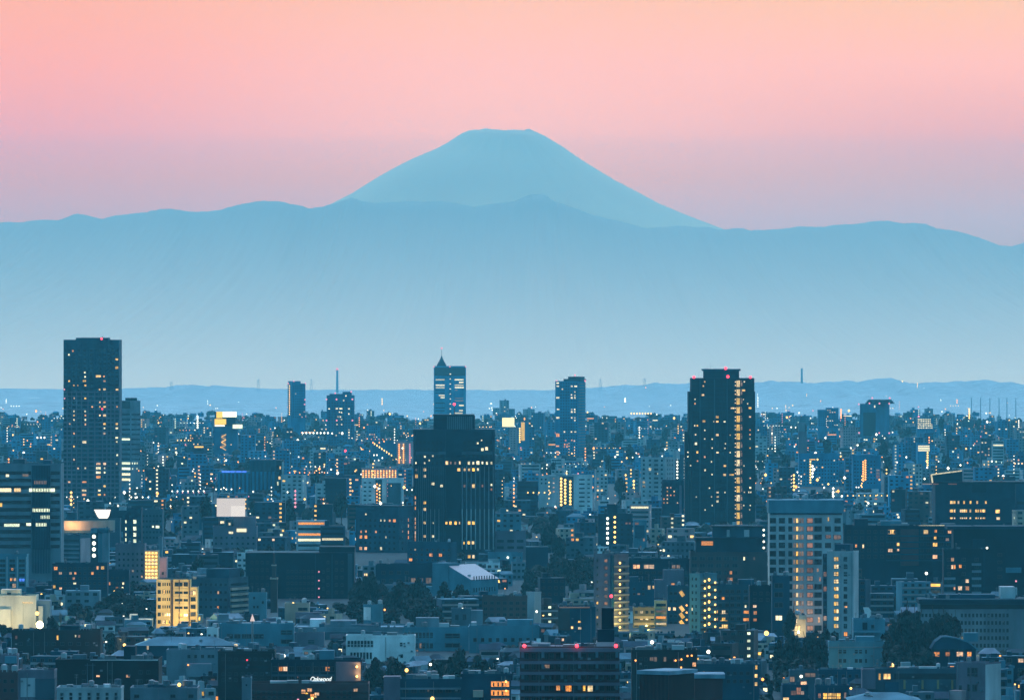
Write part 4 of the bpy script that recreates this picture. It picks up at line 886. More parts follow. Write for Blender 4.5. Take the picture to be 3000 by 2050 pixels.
for y in steps(508, 55, 11): b.win(862, y, 34, 26, 'p' if y < 900 else 'd'); b.win(795, y, 18, 22, 'y' if int(y) in (838, 948) else 'd')
for y in steps(526, 55.3, 10): b.lamp(955, y, 'y', 9, 'r', 'stair_lamp', out=1.2); b.balc(915, 1030, y + 22, 12, 1., W('beige'), 'r'); b.win(1000, y, 30, 24, 'd', 'r')
b.vol('shaft', 900, 912, 465, 1065, -.5, 1, W('slate')); b.boxes(2); b.done()
flood(7, 1010, 1000, 3378, 22000, (1, .80, .22), 1.)
b = Bd(7, 'apartment_block', 'olive-yellow lit apartment with balconies beside the star lamp tower', 1072, 1238, 882, 3450, W('olive'), depth=12, vb=1060)
for y in steps(905, 50, 4): b.balc(1076, 1234, y + 30, 20, 1., W('yellow')); 
b.grid(seq(1095, 1220, 4), steps(905, 50, 4), 24, 24, p=.2, kinds='ny'); b.done()
b = Bd(7, 'apartment_block', 'slanting-topped lit apartment with orange lower balconies and a blue canopy in front', 1240, 1332, 815, 3470, W('yellow'), depth=12, vb=1010, parapet=False)
for y, k in ((850, 'd'), (895, 'n'), (945, 'o'), (992, 'y')): b.band(1250, 1325, y, 22, k); b.balc(1244, 1330, y + 28, 14, 1., W('beige'))
b.done()
flood(7, 1180, 1040, 3430, 16000, (1, .74, .22), 1.)
b = Bd(7, 'apartment_block', 'blue-grey slab with an open stair of golden lamps on every landing', 1508, 1722, 622, 3380, W('blue'), xe=1590, side='R', yaw=50, vb=1065)
b.grid([1532, 1560], steps(650, 53, 8), 14, 22); b.win(1530, 885, 16, 26, 'w')
for y in steps(655, 57, 8): b.lamp(1645, y, 'y', 11, 'r', 'stair_lamp', out=1.5); b.lamp(1612, y + 10, 'y', 8, 'r', 'stair_lamp', out=1.5); b.lamp(1692, y + 24, 'y', 8, 'r', 'stair_lamp', out=1.5); b.balc(1595, 1720, y + 34, 14, 1., W('brown'), 'r')
q = MB(); q.box(b.W + 1.1, b.W + 1.4, b.v(1627) - .2, b.v(1627) + .2, 1, b.z(640)); b.part('stair_post', q, METAL); b.vol('lift_tower', 1590, 1600, 600, 640, 2, 6, W('blue')); b.done()
b = Bd(7, 'apartment_block', 'dark teal apartment with bright yellow flats beside the golden stair slab', 1716, 2060, 705, 3430, W('slate'), depth=16, vb=1050)
for y in steps(735, 53, 7):
    for x0, x1 in ((1730, 1815), (1825, 1900), (1925, 2045)): b.balc(x0, x1, y + 34, 14, 1., W('mid'))
b.wins_('y', [(1775, 905, 70, 30), (1775, 960, 66, 30), (1772, 1015, 76, 32), (2015, 910, 26, 34), (1720, 905, 18, 34), (1898, 1020, 12, 30)]); b.wins_('o', [(1955, 905, 60, 26), (1955, 962, 66, 26), (2015, 965, 26, 30), (2010, 858, 40, 26), (1720, 962, 18, 30), (1765, 798, 30, 22)]); b.win(1943, 860, 12, 20, 'w')
b.grid(seq(1745, 1800, 2) + seq(1840, 1890, 2) + seq(1945, 2030, 3), steps(745, 53, 6), 30, 26); b.vol('roof_house', 1890, 2010, 655, m=W('teal')); b.done()
b = Bd(7, 'apartment_block', 'brown block with a flat-roofed dark top storey behind the golden stair slab', 1515, 2110, 452, 3900, W('brown'), depth=22, vb=700)
b.grid(seq(1545, 1860, 6), [490, 545, 600, 655], 44, 30); b.wins_('o', [(1830, 600, 22, 28), (1822, 652, 50, 30), (1720, 690, 14, 14)]); b.win(1932, 490, 14, 30, 'w'); b.win(2010, 490, 12, 22, 'n')
b.vol('upper_block', 1560, 2085, 340, 455, 4, 20, W('dark')); b.vol('roof_slab', 1545, 2090, 330, 342, 2.5, 21, W('ink')); b.vol('upper_block', 1690, 2080, 250, 340, 7, 19, W('slate')); b.vol('roof_slab', 1680, 2090, 240, 252, 5.5, 20, W('ink'))
q = MB(); q.box(b.u(1603), b.u(1692), 3.75, 4.02, b.z(390), b.z(358)); b.part('amber_window', q, LIT['o'])
for x0, x1 in ((1800, 1822), (1935, 1975)): q = MB(); q.box(b.u(x0), b.u(x1), 6.75, 7.02, b.z(325), b.z(270)); b.part('glazed_bay', q, W('pale'))
for y in (270, 310, 360, 408): b.lamp(2085, y, 'w', 8, v=2)
b.done()
b = Bd(7, 'office_block', 'dark low block with two wide amber windows between the star lamp tower and brown block', 1038, 1508, 505, 3700, W('dark'), depth=16, vb=720)
b.wins_('o', [(1097, 553, 58, 34), (1194, 553, 90, 34)]); b.wins_('n', [(1385, 553, 30, 30), (1422, 553, 30, 30)]); b.grid(seq(1080, 1480, 9), [600, 640, 680], 30, 20); b.win(1440, 705, 10, 10, 'p'); b.boxes(5, 3); b.done()
b = Bd(7, 'small_office', 'plain mauve box house with one orange window in front of the amber windowed low block', 1305, 1466, 578, 3600, W('mauve'), depth=11, vb=720, parapet=False); b.win(1380, 688, 28, 16, 'o'); b.vol('lower_wing', 1238, 1310, 655, 800, 1, 9, W('mauve')); b.done()
b = Bd(7, 'small_office', 'teal house group with a greenish lit window near the star lamp tower', 1040, 1230, 685, 3560, W('teal'), depth=11, vb=800); b.vol('upper_block', 1045, 1112, 632, 690, 1, 9, W('slate')); b.wins_('y', [(1196, 714, 22, 34), (1228, 712, 12, 22)]); b.win(1115, 765, 20, 14, 'n'); b.grid([1080, 1150], [725, 765], 20, 20); b.done()
b = Bd(7, 'stair_apartments', 'dark slim apartment with slanting white stair lights beside the golden stair slab', 1338, 1500, 715, 3500, W('slate'), depth=12, vb=1085)
for y in (762, 878, 932, 990):
    q = MB(); q.bar((b.u(1436), -.6, b.z(y - 18)), (b.u(1462), -.6, b.z(y + 18)), .9); b.part('stair_light', q, LIT['y'])
steps_lamp(b, 1486, [852, 908, 964, 1020], 'o', 7); b.wins_('y', [(1352, 880, 20, 28), (1392, 880, 24, 28), (1436, 1065, 24, 36), (1480, 1068, 18, 34)]); b.grid([1365, 1400], [760, 820, 935, 990], 24, 24); b.done()
b = Bd(7, 'stair_apartments', 'dark apartment tower with parallel strings of white and warm lamps far behind the woods', 800, 1068, 158, 4650, W('navy'), depth=18, vb=385)
b.vol('roof_house', 870, 950, 70, 160, 3, 14, W('navy')); steps_lamp(b, 873, steps(180, 38, 6), 'w', 10); steps_lamp(b, 929, steps(170, 38.5, 6), 'y', 9); b.wins_('p', [(1020, 218), (1045, 218)], 18, 16); b.grid([830, 985, 1035], steps(190, 38, 5), 22, 20); b.done()
b = Bd(7, 'small_office', 'pale blue narrow block with an orange lit top beside the twin lamp string tower', 1074, 1176, 205, 4720, W('blue'), depth=12, vb=420); b.win(1100, 195 + 25, 34, 20, 'p'); b.vol('dark_panel', 1086, 1160, 232, 330, -.4, .1, W('teal')); b.wins_('n', [(1155, 345, 16, 26), (1130, 400, 10, 20)]); b.done()
b = Bd(7, 'office_block', 'plain mauve office with two rows of dark wide windows beside the woods', 0, 240, 292, 4480, W('mauve'), depth=16, vb=455); b.grid([42, 122, 195], [355, 405], 62, 24); b.done()
b = Bd(7, 'low_hall', 'pale blue low hall under the plain mauve office', -55, 215, 455, 4350, W('blue'), depth=14, vb=515, roof='rooflt'); b.lamp(100, 482, 'w', 8); b.wins_('d', [(30, 485), (150, 485), (190, 485)], 26, 18); b.done()
b = Bd(7, 'dark_block', 'plain near-black block above the woods', 240, 412, 400, 4300, W('navy'), depth=16, vb=560, parapet=False); b.done()
b = Bd(7, 'small_office', 'bright blue-white box tower beside the old brick office', 242, 358, 762, 3450, W('pale'), xe=305, yaw=45, vb=910); b.lamp(345, 898, 'w', 9, out=2); b.done()
b = Bd(7, 'low_hall', 'dark low hall with a glinting roof edge and brown end behind the black rooftop tower', 492, 780, 878, 3150, W('slate'), depth=18, vb=1040); b.vol('brick_end', 490, 580, 885, 1045, -.6, 0, W('brown')); b.wins_('y', [(655, 980, 22, 16), (657, 1030, 26, 20), (598, 1025, 16, 18)])
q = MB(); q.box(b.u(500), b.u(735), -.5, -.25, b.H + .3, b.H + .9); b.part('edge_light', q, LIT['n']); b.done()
b = Bd(7, 'villa_row', 'dark terrace with many small warm lamps behind the metal-clad block', 1060, 1570, 1215, 2560, W('umber'), depth=14, vb=1375); b.wins_('n', [(1215, 1270, 30, 34), (1245, 1270, 20, 34), (1318, 1270, 18, 34)]); b.win(1545, 1310, 30, 36, 'o'); b.wins_('n', [(1395, 1280, 20, 14), (1425, 1275, 16, 14)])
for x, y in ((1090, 1278), (1445, 1270), (1443, 1332), (1525, 1240), (1492, 1243), (1400, 1278)): b.lamp(x, y, 'o', 7, out=1.5)
b.boxes(5, 2); b.grid([1130, 1170], [1270, 1330], 24, 28); b.done()
b = Bd(7, 'low_house', 'low grey house with a column of three yellow stair windows at its end', 1545, 2050, 1325, 2600, W('slate'), depth=12, vb=1500, roof='rooflt'); b.wins_('y', [(2026, 1333, 16, 30), (2024, 1398, 20, 26), (2024, 1462, 22, 30)]); b.wins_('p', [(1570, 1380, 16, 26), (1620, 1372, 10, 18)]); b.lamp(2075, 1425, 'o', 11, out=1); b.grid(seq(1660, 1960, 7), [1380, 1440], 26, 28); b.boxes(4, 7); b.done()
# --- right edge
b = Bd(8, 'hospital_tower', 'tall pale tower with a windowless top band and rows of windows, some columns glowing peach', 145, 712, 47, 3350, W('pale'), depth=24, vb=1080, parapet=False)
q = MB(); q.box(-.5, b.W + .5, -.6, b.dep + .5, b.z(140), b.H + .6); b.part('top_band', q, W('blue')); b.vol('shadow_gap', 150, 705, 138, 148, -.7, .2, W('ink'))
Y8 = steps(196, 64, 15)
for y in Y8: b.win(358, y, 18, 40, 'y'); b.win(336, y, 12, 36, 'n'); b.win(384, y, 15, 36, 'n'); b.win(402, y, 11, 36, 'n'); b.win(458, y, 50, 40, 'p')
b.wins_('p', [(600, 320, 44, 30), (670, 325, 60, 36), (518, 580, 14, 26), (535, 650, 10, 30)]); b.wins_('y', [(600, 185, 10, 30)]); b.wins_('o', [(528, 965, 14, 40)])
b.grid([170, 240], Y8[:9], 48, 42); b.grid([305], Y8[:12], 30, 42); b.grid([520], Y8, 58, 42); b.grid([598, 672], Y8[:4], 48, 40)
for x in (205, 282, 420, 562, 628): b.fin(x, 1080, 150, 14, .45, W('pale'), 'pier')
b.done()
flood(8, 445, 1040, 3338, 3000, (1, .55, .30), 1.)
b = Bd(8, 'apartment_block', 'pale slim block with one column of ten yellow windows before the tall pale tower', 590, 835, 448, 3250, W('pale'), xe=795, yaw=16, vb=1095)
for y in steps(495, 57.7, 10): b.win(652, y, 17, 34, 'y'); b.win(671, y, 17, 34, 'y'); b.win(733, y + (0 if y > 500 else 0), 28, 36, {495: 'd'}.get(int(y), 'd'))
b.wins_('o', [(736, 556, 26, 30), (737, 850, 24, 48), (735, 1075, 30, 36)]); b.vol('side_strip', 555, 590, 455, 1090, .5, 5, W('mid'))
for y, k in zip(steps(500, 57, 10), 'ddodpdddod'): q = MB(); q.box(b.u(562), b.u(584), .35, .52, b.z(y + 18), b.z(y - 18)); b.part('window', q, GLASS if k == 'd' else LIT['p'])
b.vol('roof_house', 640, 760, 380, m=W('slate')); b.boxes(2); b.done()
b = Bd(8, 'apartment_block', 'long dark apartment with scattered orange windows behind the slim paired-window block', 720, 1570, 248, 3850, W('dark'), depth=18, vb=540)
b.wins_('y', [(1090, 284, 62, 36), (1356, 284, 40, 36), (1428, 328, 20, 28), (1138, 377, 28, 34), (1260, 374, 32, 32), (1428, 380, 38, 38), (870, 395, 12, 28)]); b.wins_('o', [(1080, 424, 38, 34), (1135, 420, 32, 30), (1427, 475, 40, 36), (1433, 278, 20, 22), (1540, 285, 30, 24), (735, 390, 16, 20), (815, 392, 12, 22), (766, 392, 8, 22)]); b.wins_('p', [(1520, 438, 24, 26), (1522, 343, 26, 22), (1566, 350, 10, 22)])
b.grid(seq(760, 1530, 16), steps(284, 47.5, 5), 26, 26); 
for y in steps(310, 47.5, 5): b.balc(1050, 1560, y, 10, 1.1, W('slate'))
b.vol('brick_panel', 1160, 1300, 262, 545, -.5, 0, W('brick')); b.vol('roof_house', 1010, 1170, 200, m=W('blue')); b.vol('roof_house', 805, 910, 185, m=W('navy')); b.vol('roof_house', 1480, 1590, 222, m=W('mid')); b.wins_('p', [])
q = MB(); q.bar((b.u(1300), 1, b.H + .7), (b.u(1585), 1, b.H + .9), .25); b.part('edge_light', q, LIT['w']); b.boxes(4, 9); b.done()
b = Bd(8, 'dark_block', 'near-black apartment wing with hardly any light at the photo edge', 1572, 2150, 255, 3740, W('ink'), depth=20, vb=780, parapet=False)
b.vol('roof_slab', 1520, 2160, 240, 262, -1.5, 21, W('navy')); b.lamp(1830, 408, 'w', 8); b.lamp(2055, 665, 'p', 7); b.grid([1930], [460, 518, 572, 630], 34, 24); b.vol('shaft', 1720, 1815, 340, 800, -.8, .2, W('dark')); b.vol('blue_canopy', 1975, 2095, 560, 600, -2, 0, W('blue')); b.vol('pale_box', 1940, 2055, 712, 790, -9, -2, W('pale')); b.done()
b = Bd(8, 'apartment_block', 'dark apartment with pale balcony strips and six amber windows in front of the black wing', 1495, 1800, 430, 3560, W('ink'), depth=14, vb=770)
b.wins_('o', [(1563, 498, 24, 32), (1560, 555, 14, 30), (1578, 555, 14, 30), (1623, 550, 22, 28), (1675, 664, 30, 30), (1622, 720, 36, 34), (1675, 720, 36, 34), (1578, 720, 12, 24)])
for y in steps(525, 55, 5):
    b.balc(1712, 1785, y, 20, 1.1, W('steel'))
    if y > 600: b.balc(1498, 1585, y, 20, 1.1, W('steel'))
b.grid([1535, 1650, 1750], steps(498, 56, 5), 30, 26); b.done()
b = Bd(8, 'school_block', 'long pale school with a dark eave and rows of little windows behind big trees', 1310, 2140, 802, 3200, W('steel'), depth=20, vb=1215, parapet=False)
b.vol('eave', 1300, 2150, 808, 838, -1.8, 21, W('dark')); b.vol('dark_storey', 1312, 2138, 838, 882, -.25, .2, W('slate')); b.vol('lighter_end', 2025, 2140, 884, 1215, -.4, .2, W('steel')); b.vol('roof_house', 1460, 1900, 772, v0=5, v1=18, m=W('teal')); b.vol('roof_house', 1940, 2050, 712, v0=4, v1=16, m=W('pale'))
b.grid(steps(1635, 29.5, 13), steps(930, 58.5, 5), 17, 30); b.grid(steps(2040, 18, 6), steps(930, 58.5, 5), 11, 28); b.grid(steps(1330, 29.5, 4), [930], 17, 28); b.wins_('w', [(2076, 930, 22, 22), (2076, 988, 34, 24)])
for x in steps(1345, 42, 19): q = MB(); u_ = b.u(x); q.box(u_ - 1.6, u_ + 1.6, -.45, -.25, b.z(878), b.z(845)); b.part('dark_window', q, GLASS)
b.done()
flood(8, 1760, 1170, 3160, 3000, (1, .85, .5), 1.)
b = Bd(8, 'villa_block', 'pale blue flat-roofed villa with two rows of paired dark windows', 605, 1045, 1150, 3010, W('blue'), depth=12, vb=1360)
b.wins_('d', [(692, 1211), (727, 1211), (816, 1211), (850, 1211), (892, 1211, 14), (692, 1282), (727, 1282), (816, 1282), (850, 1282), (892, 1282, 14), (692, 1350), (816, 1350)], 24, 30)
b.vol('roof_house', 815, 960, 1095, m=W('blue')); b.vol('side_wing', 1045, 1165, 1190, 1290, 2, 10, W('blue')); b.vol('string_course', 600, 1048, 1172, 1180, -.35, .1, W('steel')); b.done()
flood(8, 640, 1350, 2995, 2500, (1, .9, .6), .8)
b = Bd(8, 'low_hall', 'low blue roofed building under the slim paired-window block', 795, 1040, 975, 3180, W('blue'), depth=16, vb=1095, roof='rooflt'); b.vol('roof_slab', 795, 1000, 1050, 1064, -3, 0, W('blue')); b.win(945, 1020, 26, 34); b.vol('dark_bay', 865, 902, 985, 1040, -.4, .1, W('ink')); b.done()
b = Bd(8, 'round_top_sign', 'pale curved sign shield standing on a roof beside the slim block', 868, 932, 868, 3230, W('white'), depth=2, vb=960, parapet=False, body=False, cat='sign')
q = MB(); P = [(870, 868), (912, 868), (932, 895), (930, 930), (905, 962), (890, 945)]
f_ = [(b.u(x), 0, b.z(y)) for x, y in P]; k_ = [(b.u(x), .6, b.z(y)) for x, y in P]
q.v = f_ + k_; n = len(P); q.f = [tuple(range(n - 1, -1, -1)), tuple(range(n, 2 * n))] + [(i, (i + 1) % n, n + (i + 1) % n, n + i) for i in range(n)]; q.m = [0] * len(q.f); b.part('shield', q, W('white'))
q = MB(); q.box(b.u(895), b.u(899), .1, .5, b.z(1010), b.z(955)); b.part('post', q, METAL); b.done()
b = Bd(8, 'stair_block', 'dark house with a white lit screen before the tall pale tower', 165, 300, 640, 3300, W('slate'), depth=12, vb=1090); b.win(216, 950, 56, 40, 'w'); b.wins_('d', [(215, 700, 70, 40), (215, 770, 70, 40), (215, 850, 70, 40), (190, 1050), (250, 1050)], 20, 26); b.done()
b = Bd(8, 'dark_block', 'black slab with three amber windows on its side next to the white lit screen', -10, 160, 715, 3340, W('ink'), depth=14, vb=1050); b.wins_('o', [(30, 860, 30, 22), (33, 910, 26, 30), (32, 965, 28, 24)]); b.grid([30, 80, 130], [760, 810], 24, 24); b.done()
b = Bd(8, 'canopy_house', 'small house with an arched floodlit porch glowing yellow', 322, 425, 942, 3270, W('beige'), depth=9, vb=1080); b.vol('roof_cap', 372, 430, 930, 960, -1, 9, W('steel'))
b.wins_('w', [(345, 972, 34, 38), (362, 1030, 46, 50)]); b.wins = [(x, y, w_, h_, 'y', f, n_) for x, y, w_, h_, k_, f, n_ in b.wins]; b.lamp(368, 1058, 'f', 9, out=1.5); b.done()
flood(8, 372, 1050, 3264, 3500, (1, .8, .45), .5)
b = Bd(8, 'curved_roof_house', 'house with a sweeping curved roof and four amber windows below the long pale school', 1408, 1745, 1190, 2950, W('navy'), depth=13, vb=1290, parapet=False)
b.wins_('o', [(1440, 1232, 48, 42), (1525, 1230, 36, 34), (1620, 1230, 56, 40), (1693, 1230, 36, 40)])
q = MB(); PT = [(1395, 1192), (1430, 1135), (1480, 1098), (1530, 1096), (1600, 1108), (1680, 1135), (1760, 1196)]
for v in (-1.2, 14): q.v += [(b.u(x), v, b.z(y) + .05) for x, y in PT]
n = len(PT); q.f = [(i, i + 1, n + i + 1, n + i) for i in range(n - 1)] + [tuple(range(n)), tuple(range(2 * n - 1, n - 1, -1))]; q.m = [0] * len(q.f); b.part('curved_roof', q, W('teal'))
q = MB()
for i in range(2, n - 1): q.bar((b.u(PT[i][0]), -1.35, b.z(PT[i][1])), (b.u(PT[i + 1][0]), -1.35, b.z(PT[i + 1][1])), .28)
b.part('eave', q, W('blue')); b.vol('roof_house', 1660, 1770, 1072, 1140, 8, 13, W('blue')); b.done()
b = Bd(8, 'terrace_house', 'long low house with one bright square amber window and a pink end wall', 870, 1640, 1360, 2650, W('mid'), depth=14, vb=1500)
b.vol('end_wall', 862, 965, 1348, 1500, -1, 8, W('mauve')); b.wins_('y', [(1055, 1405, 60, 52), (998, 1405, 14, 48)]); b.band(1110, 1630, 1402, 44); b.vol('plank_fence', 1030, 1140, 1440, 1560, -6, -5.6, W('teal')); b.grid([890], [1390, 1450], 26, 36)
for x in (1190, 1330, 1450, 1560): b.fin(x, 1500, 1430, 16, .5, W('olive'), 'column')
b.boxes(3, 3, 1.6); b.done()
b = Bd(8, 'stair_tower', 'mauve concrete house with tall gridded windows and a pale blank side near the corner', 1590, 1938, 1318, 2600, W('mauve'), xe=1815, yaw=34, vb=1600)
q = MB(); q.box(b.W, b.W + .12, .2, b.dep - .2, 0, b.H + .3); b.part('blank_side', q, W('pale')); b.wins_('d', [(1690, 1372, 26, 70), (1722, 1372, 26, 70), (1745, 1372, 22, 70), (1625, 1495, 24, 36), (1690, 1495, 26, 56), (1735, 1495, 44, 56)]); b.vol('porch', 1580, 1670, 1515, 1620, -4, 0, W('pink')); b.done()
b = Bd(8, 'bungalow', 'low bungalow with a broad strip of glowing yellow windows at the bottom edge', 500, 760, 1490, 2480, W('slate'), depth=10, vb=1600, roof='rooflt'); b.wins_('y', [(575, 1554, 34, 50), (610, 1554, 34, 50), (645, 1554, 34, 50), (680, 1554, 34, 50)]); b.wins_('p', [(532, 1552, 22, 40), (730, 1550, 16, 44)]); b.done()
b = Bd(8, 'bungalow', 'low house with an amber lantern window and pink lit porch at the bottom edge', 245, 445, 1485, 2520, W('slate'), depth=10, vb=1600, roof='rooflt'); b.vol('roof_lantern', 385, 436, 1435, 1490, 1, 5, W('dark')); b.win(272, 1578, 50, 26, 'y')
q = MB(); q.box(b.u(388), b.u(432), .75, 1.02, b.z(1488), b.z(1444)); b.part('lantern_window', q, LIT['o']); b.wins_('p', [(330, 1530, 44, 36), (370, 1515, 36, 60), (400, 1530, 26, 30)]); b.done()
b = Bd(8, 'low_house', 'long low house with a pale lit garden wall under the round dark tree', 300, 525, 1372, 2760, W('mid'), depth=9, vb=1480, roof='rooflt'); b.wins_('n', [(300 + 20, 1425, 40, 44), (460, 1392, 90, 34)]); b.lamp(388, 1402, 'w', 12, out=2); b.done()
b = Bd(8, 'low_house', 'teal low house between the villa and the bright square amber window', 520, 860, 1365, 2800, W('teal'), depth=11, vb=1440, roof='rooflt'); b.grid(seq(560, 820, 6), [1400], 24, 26); b.boxes(2); b.done()
b = Bd(8, 'hip_roof_house', 'wide house with a pale hipped roof at the bottom edge', 770, 1300, 1588, 2420, W('slate'), depth=18, vb=1600, parapet=False)
q = MB(); q.v = [(-1, -1, b.H), (b.W + 1, -1, b.H), (b.W + 1, 19, b.H), (-1, 19, b.H), (b.W * .3, 9, b.z(1535)), (b.W * .72, 9, b.z(1535))]; q.f = [(0, 1, 5, 4), (1, 2, 5), (2, 3, 4, 5), (3, 0, 4)]; q.m = [0] * 4; b.part('hipped_roof', q, W('blue')); b.done()
# --- lower left
b = Bd(5, 'dark_hall', 'wide dark hall with two small orange lamps and a glinting roof line', 430, 1230, 1290, 2450, W('umber'), depth=24, vb=1550)
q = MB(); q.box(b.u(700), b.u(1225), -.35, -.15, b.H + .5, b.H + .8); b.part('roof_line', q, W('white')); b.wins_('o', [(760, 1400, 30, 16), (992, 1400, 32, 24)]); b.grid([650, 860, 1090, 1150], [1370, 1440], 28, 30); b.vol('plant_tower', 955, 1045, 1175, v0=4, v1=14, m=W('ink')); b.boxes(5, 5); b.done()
b = Bd(5, 'panel_house', 'mauve house with a large pale blank panel on its front', 140, 420, 1375, 2300, W('mauve'), depth=14, vb=1570); q = MB(); q.box(b.u(160), b.u(275), -.15, .02, b.z(1562), b.z(1415)); b.part('blank_panel', q, W('pale')); b.vol('side_wing', 275, 425, 1420, 1580, -1, 10, W('mid')); b.vol('roof_house', 195, 330, 1352, m=W('steel')); b.done()
b = Bd(5, 'low_house', 'row of flat white rooftops with a square chimney at the bottom edge', 440, 940, 1510, 2150, W('pale'), depth=14, vb=1600, roof='rooflt'); b.vol('chimney', 805, 842, 1468, v0=3, v1=6, m=W('white')); b.boxes(5, 3, 1.8); b.grid(seq(480, 900, 7), [1540, 1572], 22, 22); b.done()
b = Bd(5, 'low_house', 'broad pale rooftop terrace with a yellow lantern above it at the bottom edge', 1010, 1530, 1512, 2120, W('steel'), depth=16, vb=1600, roof='rooflt'); b.vol('upper_house', 1140, 1280, 1468, v0=3, v1=9, m=W('slate')); b.vol('upper_house', 1420, 1525, 1498, v0=1, v1=8, m=W('mauve')); b.mast(1385, 1472, 1512, 5, v=4); b.lamp(1385, 1472, 'y', 14, v=4); b.boxes(3, 8, 1.5); b.grid([1060, 1340, 1480], [1555], 40, 26); b.done()
b = Bd(5, 'hip_roof_house', 'wide hall with a long low blue hipped roof below the yellow floodlit block', 1055, 1830, 1165, 3000, W('slate'), depth=20, vb=1215, parapet=False)
q = MB(); q.v = [(-1, -1, b.H), (b.W + 1, -1, b.H), (b.W + 1, 21, b.H), (-1, 21, b.H), (b.W * .2, 10, b.z(1105)), (b.W * .75, 10, b.z(1100))]; q.f = [(0, 1, 5, 4), (1, 2, 5), (2, 3, 4, 5), (3, 0, 4)]; q.m = [0] * 4; b.part('hipped_roof', q, W('blue')); b.win(1838 - 10, 1160, 30, 18, 'y'); b.win(1145, 1180, 14, 30, 'y'); b.done()
b = Bd(5, 'low_house', 'blue-grey low offices with a row of porthole windows and roof units', 1290, 1690, 1215, 2750, W('steel'), depth=14, vb=1330, roof='rooflt'); b.grid([1465, 1515, 1570, 1622, 1650], [1248], 24, 26)
for x in (1480, 1590, 1710 - 40): b.vol('roof_unit', x, x + 70, 1180, v0=2, v1=7, m=W('conc'))
b.vol('porch', 1450, 1640, 1300, 1400, -6, 0, W('steel')); b.lamp(1465, 1308, 'o', 6, out=6.5); b.done()
b = Bd(5, 'dark_block', 'black low block with one red lamp near the pale square stair pillar', 1690, 2130, 1225, 2600, W('umber'), depth=16, vb=1480); b.lamp(1917, 1275, 'r', 5, out=1); b.band(1720, 2080, 1330, 20); b.boxes(5, 4, 1.8); b.grid(seq(1730, 2080, 8), [1270, 1385, 1430], 26, 24); b.done()
b = Bd(5, 'dark_hall', 'low black station hall in front of the cream floodlit building', 90, 780, 1060, 3020, W('umber'), depth=16, vb=1200)
b.wins_('y', [(446, 1102, 12, 34)]); b.wins_('w', [(586, 1090, 10, 16)]); b.wins_('p', [(126, 1100, 14, 24), (614, 1092, 14, 18)]); b.grid(seq(160, 740, 10), [1150], 30, 26); b.vol('upper_block', 465, 610, 1008, v0=1, v1=9, m=W('dark')); b.done()
b = Bd(5, 'low_house', 'mauve low sheds with a blue roof above the dark red-brown corner house', -40, 130, 1255, 2560, W('mauve'), depth=12, vb=1380, roof='rooflt'); b.vol('upper_house', 40, 130, 1245, 1300, -2, 4, W('blue')); b.grid([10, 60, 100], [1310], 24, 26); b.done()
b = Bd(5, 'dark_house', 'dark red-brown house in the bottom corner beside the pale blank panel', -60, 138, 1390, 2330, W('brick'), depth=14, vb=1600); b.grid([-10, 40, 95], [1440, 1510], 26, 30); b.done()
# elevated road, its lamps, the lit sign above it
b = Bd(5, 'expressway_viaduct', 'beige sound wall of an elevated road lit orange at one end', 450, 830, 200, 4480, W('beige'), depth=22, vb=290, cat='viaduct', parapet=False, body=False)
q = MB(); zt, zb = b.z(200), b.z(272); q.box(-6, b.W + 4, 0, .5, zb, zt); q.box(-6, b.W + 4, 21, 21.5, zb, zt); b.part('sound_wall', q, W('beige'))
q = MB(); q.box(-6, b.W + 4, .5, 21, zb - 1.6, zb); b.part('deck', q, W('conc'))
for i in range(5): q = MB(); u_ = 4 + i * (b.W - 8) / 4; q.box(u_ - 1.2, u_ + 1.2, 8, 13, -.4, zb - 1.6); b.part('pier', q, W('conc'))
b.lamp(463, 278, 'o', 9, out=.6); b.done()
flood(5, 560, 230, 4474, 9000, (1, .5, .2), 1.)
b = Bd(5, 'roof_billboard_block', 'low block with a glaring white cup-shaped rooftop sign', 690, 930, 190, 4560, W('mid'), depth=14, vb=200)
q = MB(); P = [(728, 112), (857, 112), (845, 160), (825, 190), (775, 190), (752, 160)]
q.v = [(b.u(x), 1, b.z(y)) for x, y in P] + [(b.u(x), 2, b.z(y)) for x, y in P]; n = 6; q.f = [tuple(range(n - 1, -1, -1)), tuple(range(n, 2 * n))] + [(i, (i + 1) % n, n + (i + 1) % n, n + i) for i in range(n)]; q.m = [0] * len(q.f)
b.part('lit_sign', q, lamp_mat('sign_glare', (1, .86, .72), 1.7)); b.vol('small_sign', 920, 978, 88, 118, 3, 4, W('pale')); b.done()
# floodlights of the photo
flood(5, 308, 1020, 3350, 26000, (1, .80, .42), .6)
flood(5, 60, 1000, 3352, 16000, (1, .80, .45), .6)
for fx in (1260, 1400, 1520): flood(5, fx, 975, 3392, 17000, (1, .74, .34), 1.5, aim=(1370, 760, 3420), angle=150)
flood(5, 930, 1150, 3010, 5000, (1, .82, .6), .5)
flood(5, 1262, 560, 4050, 3000, (1, .5, .3), 1.)
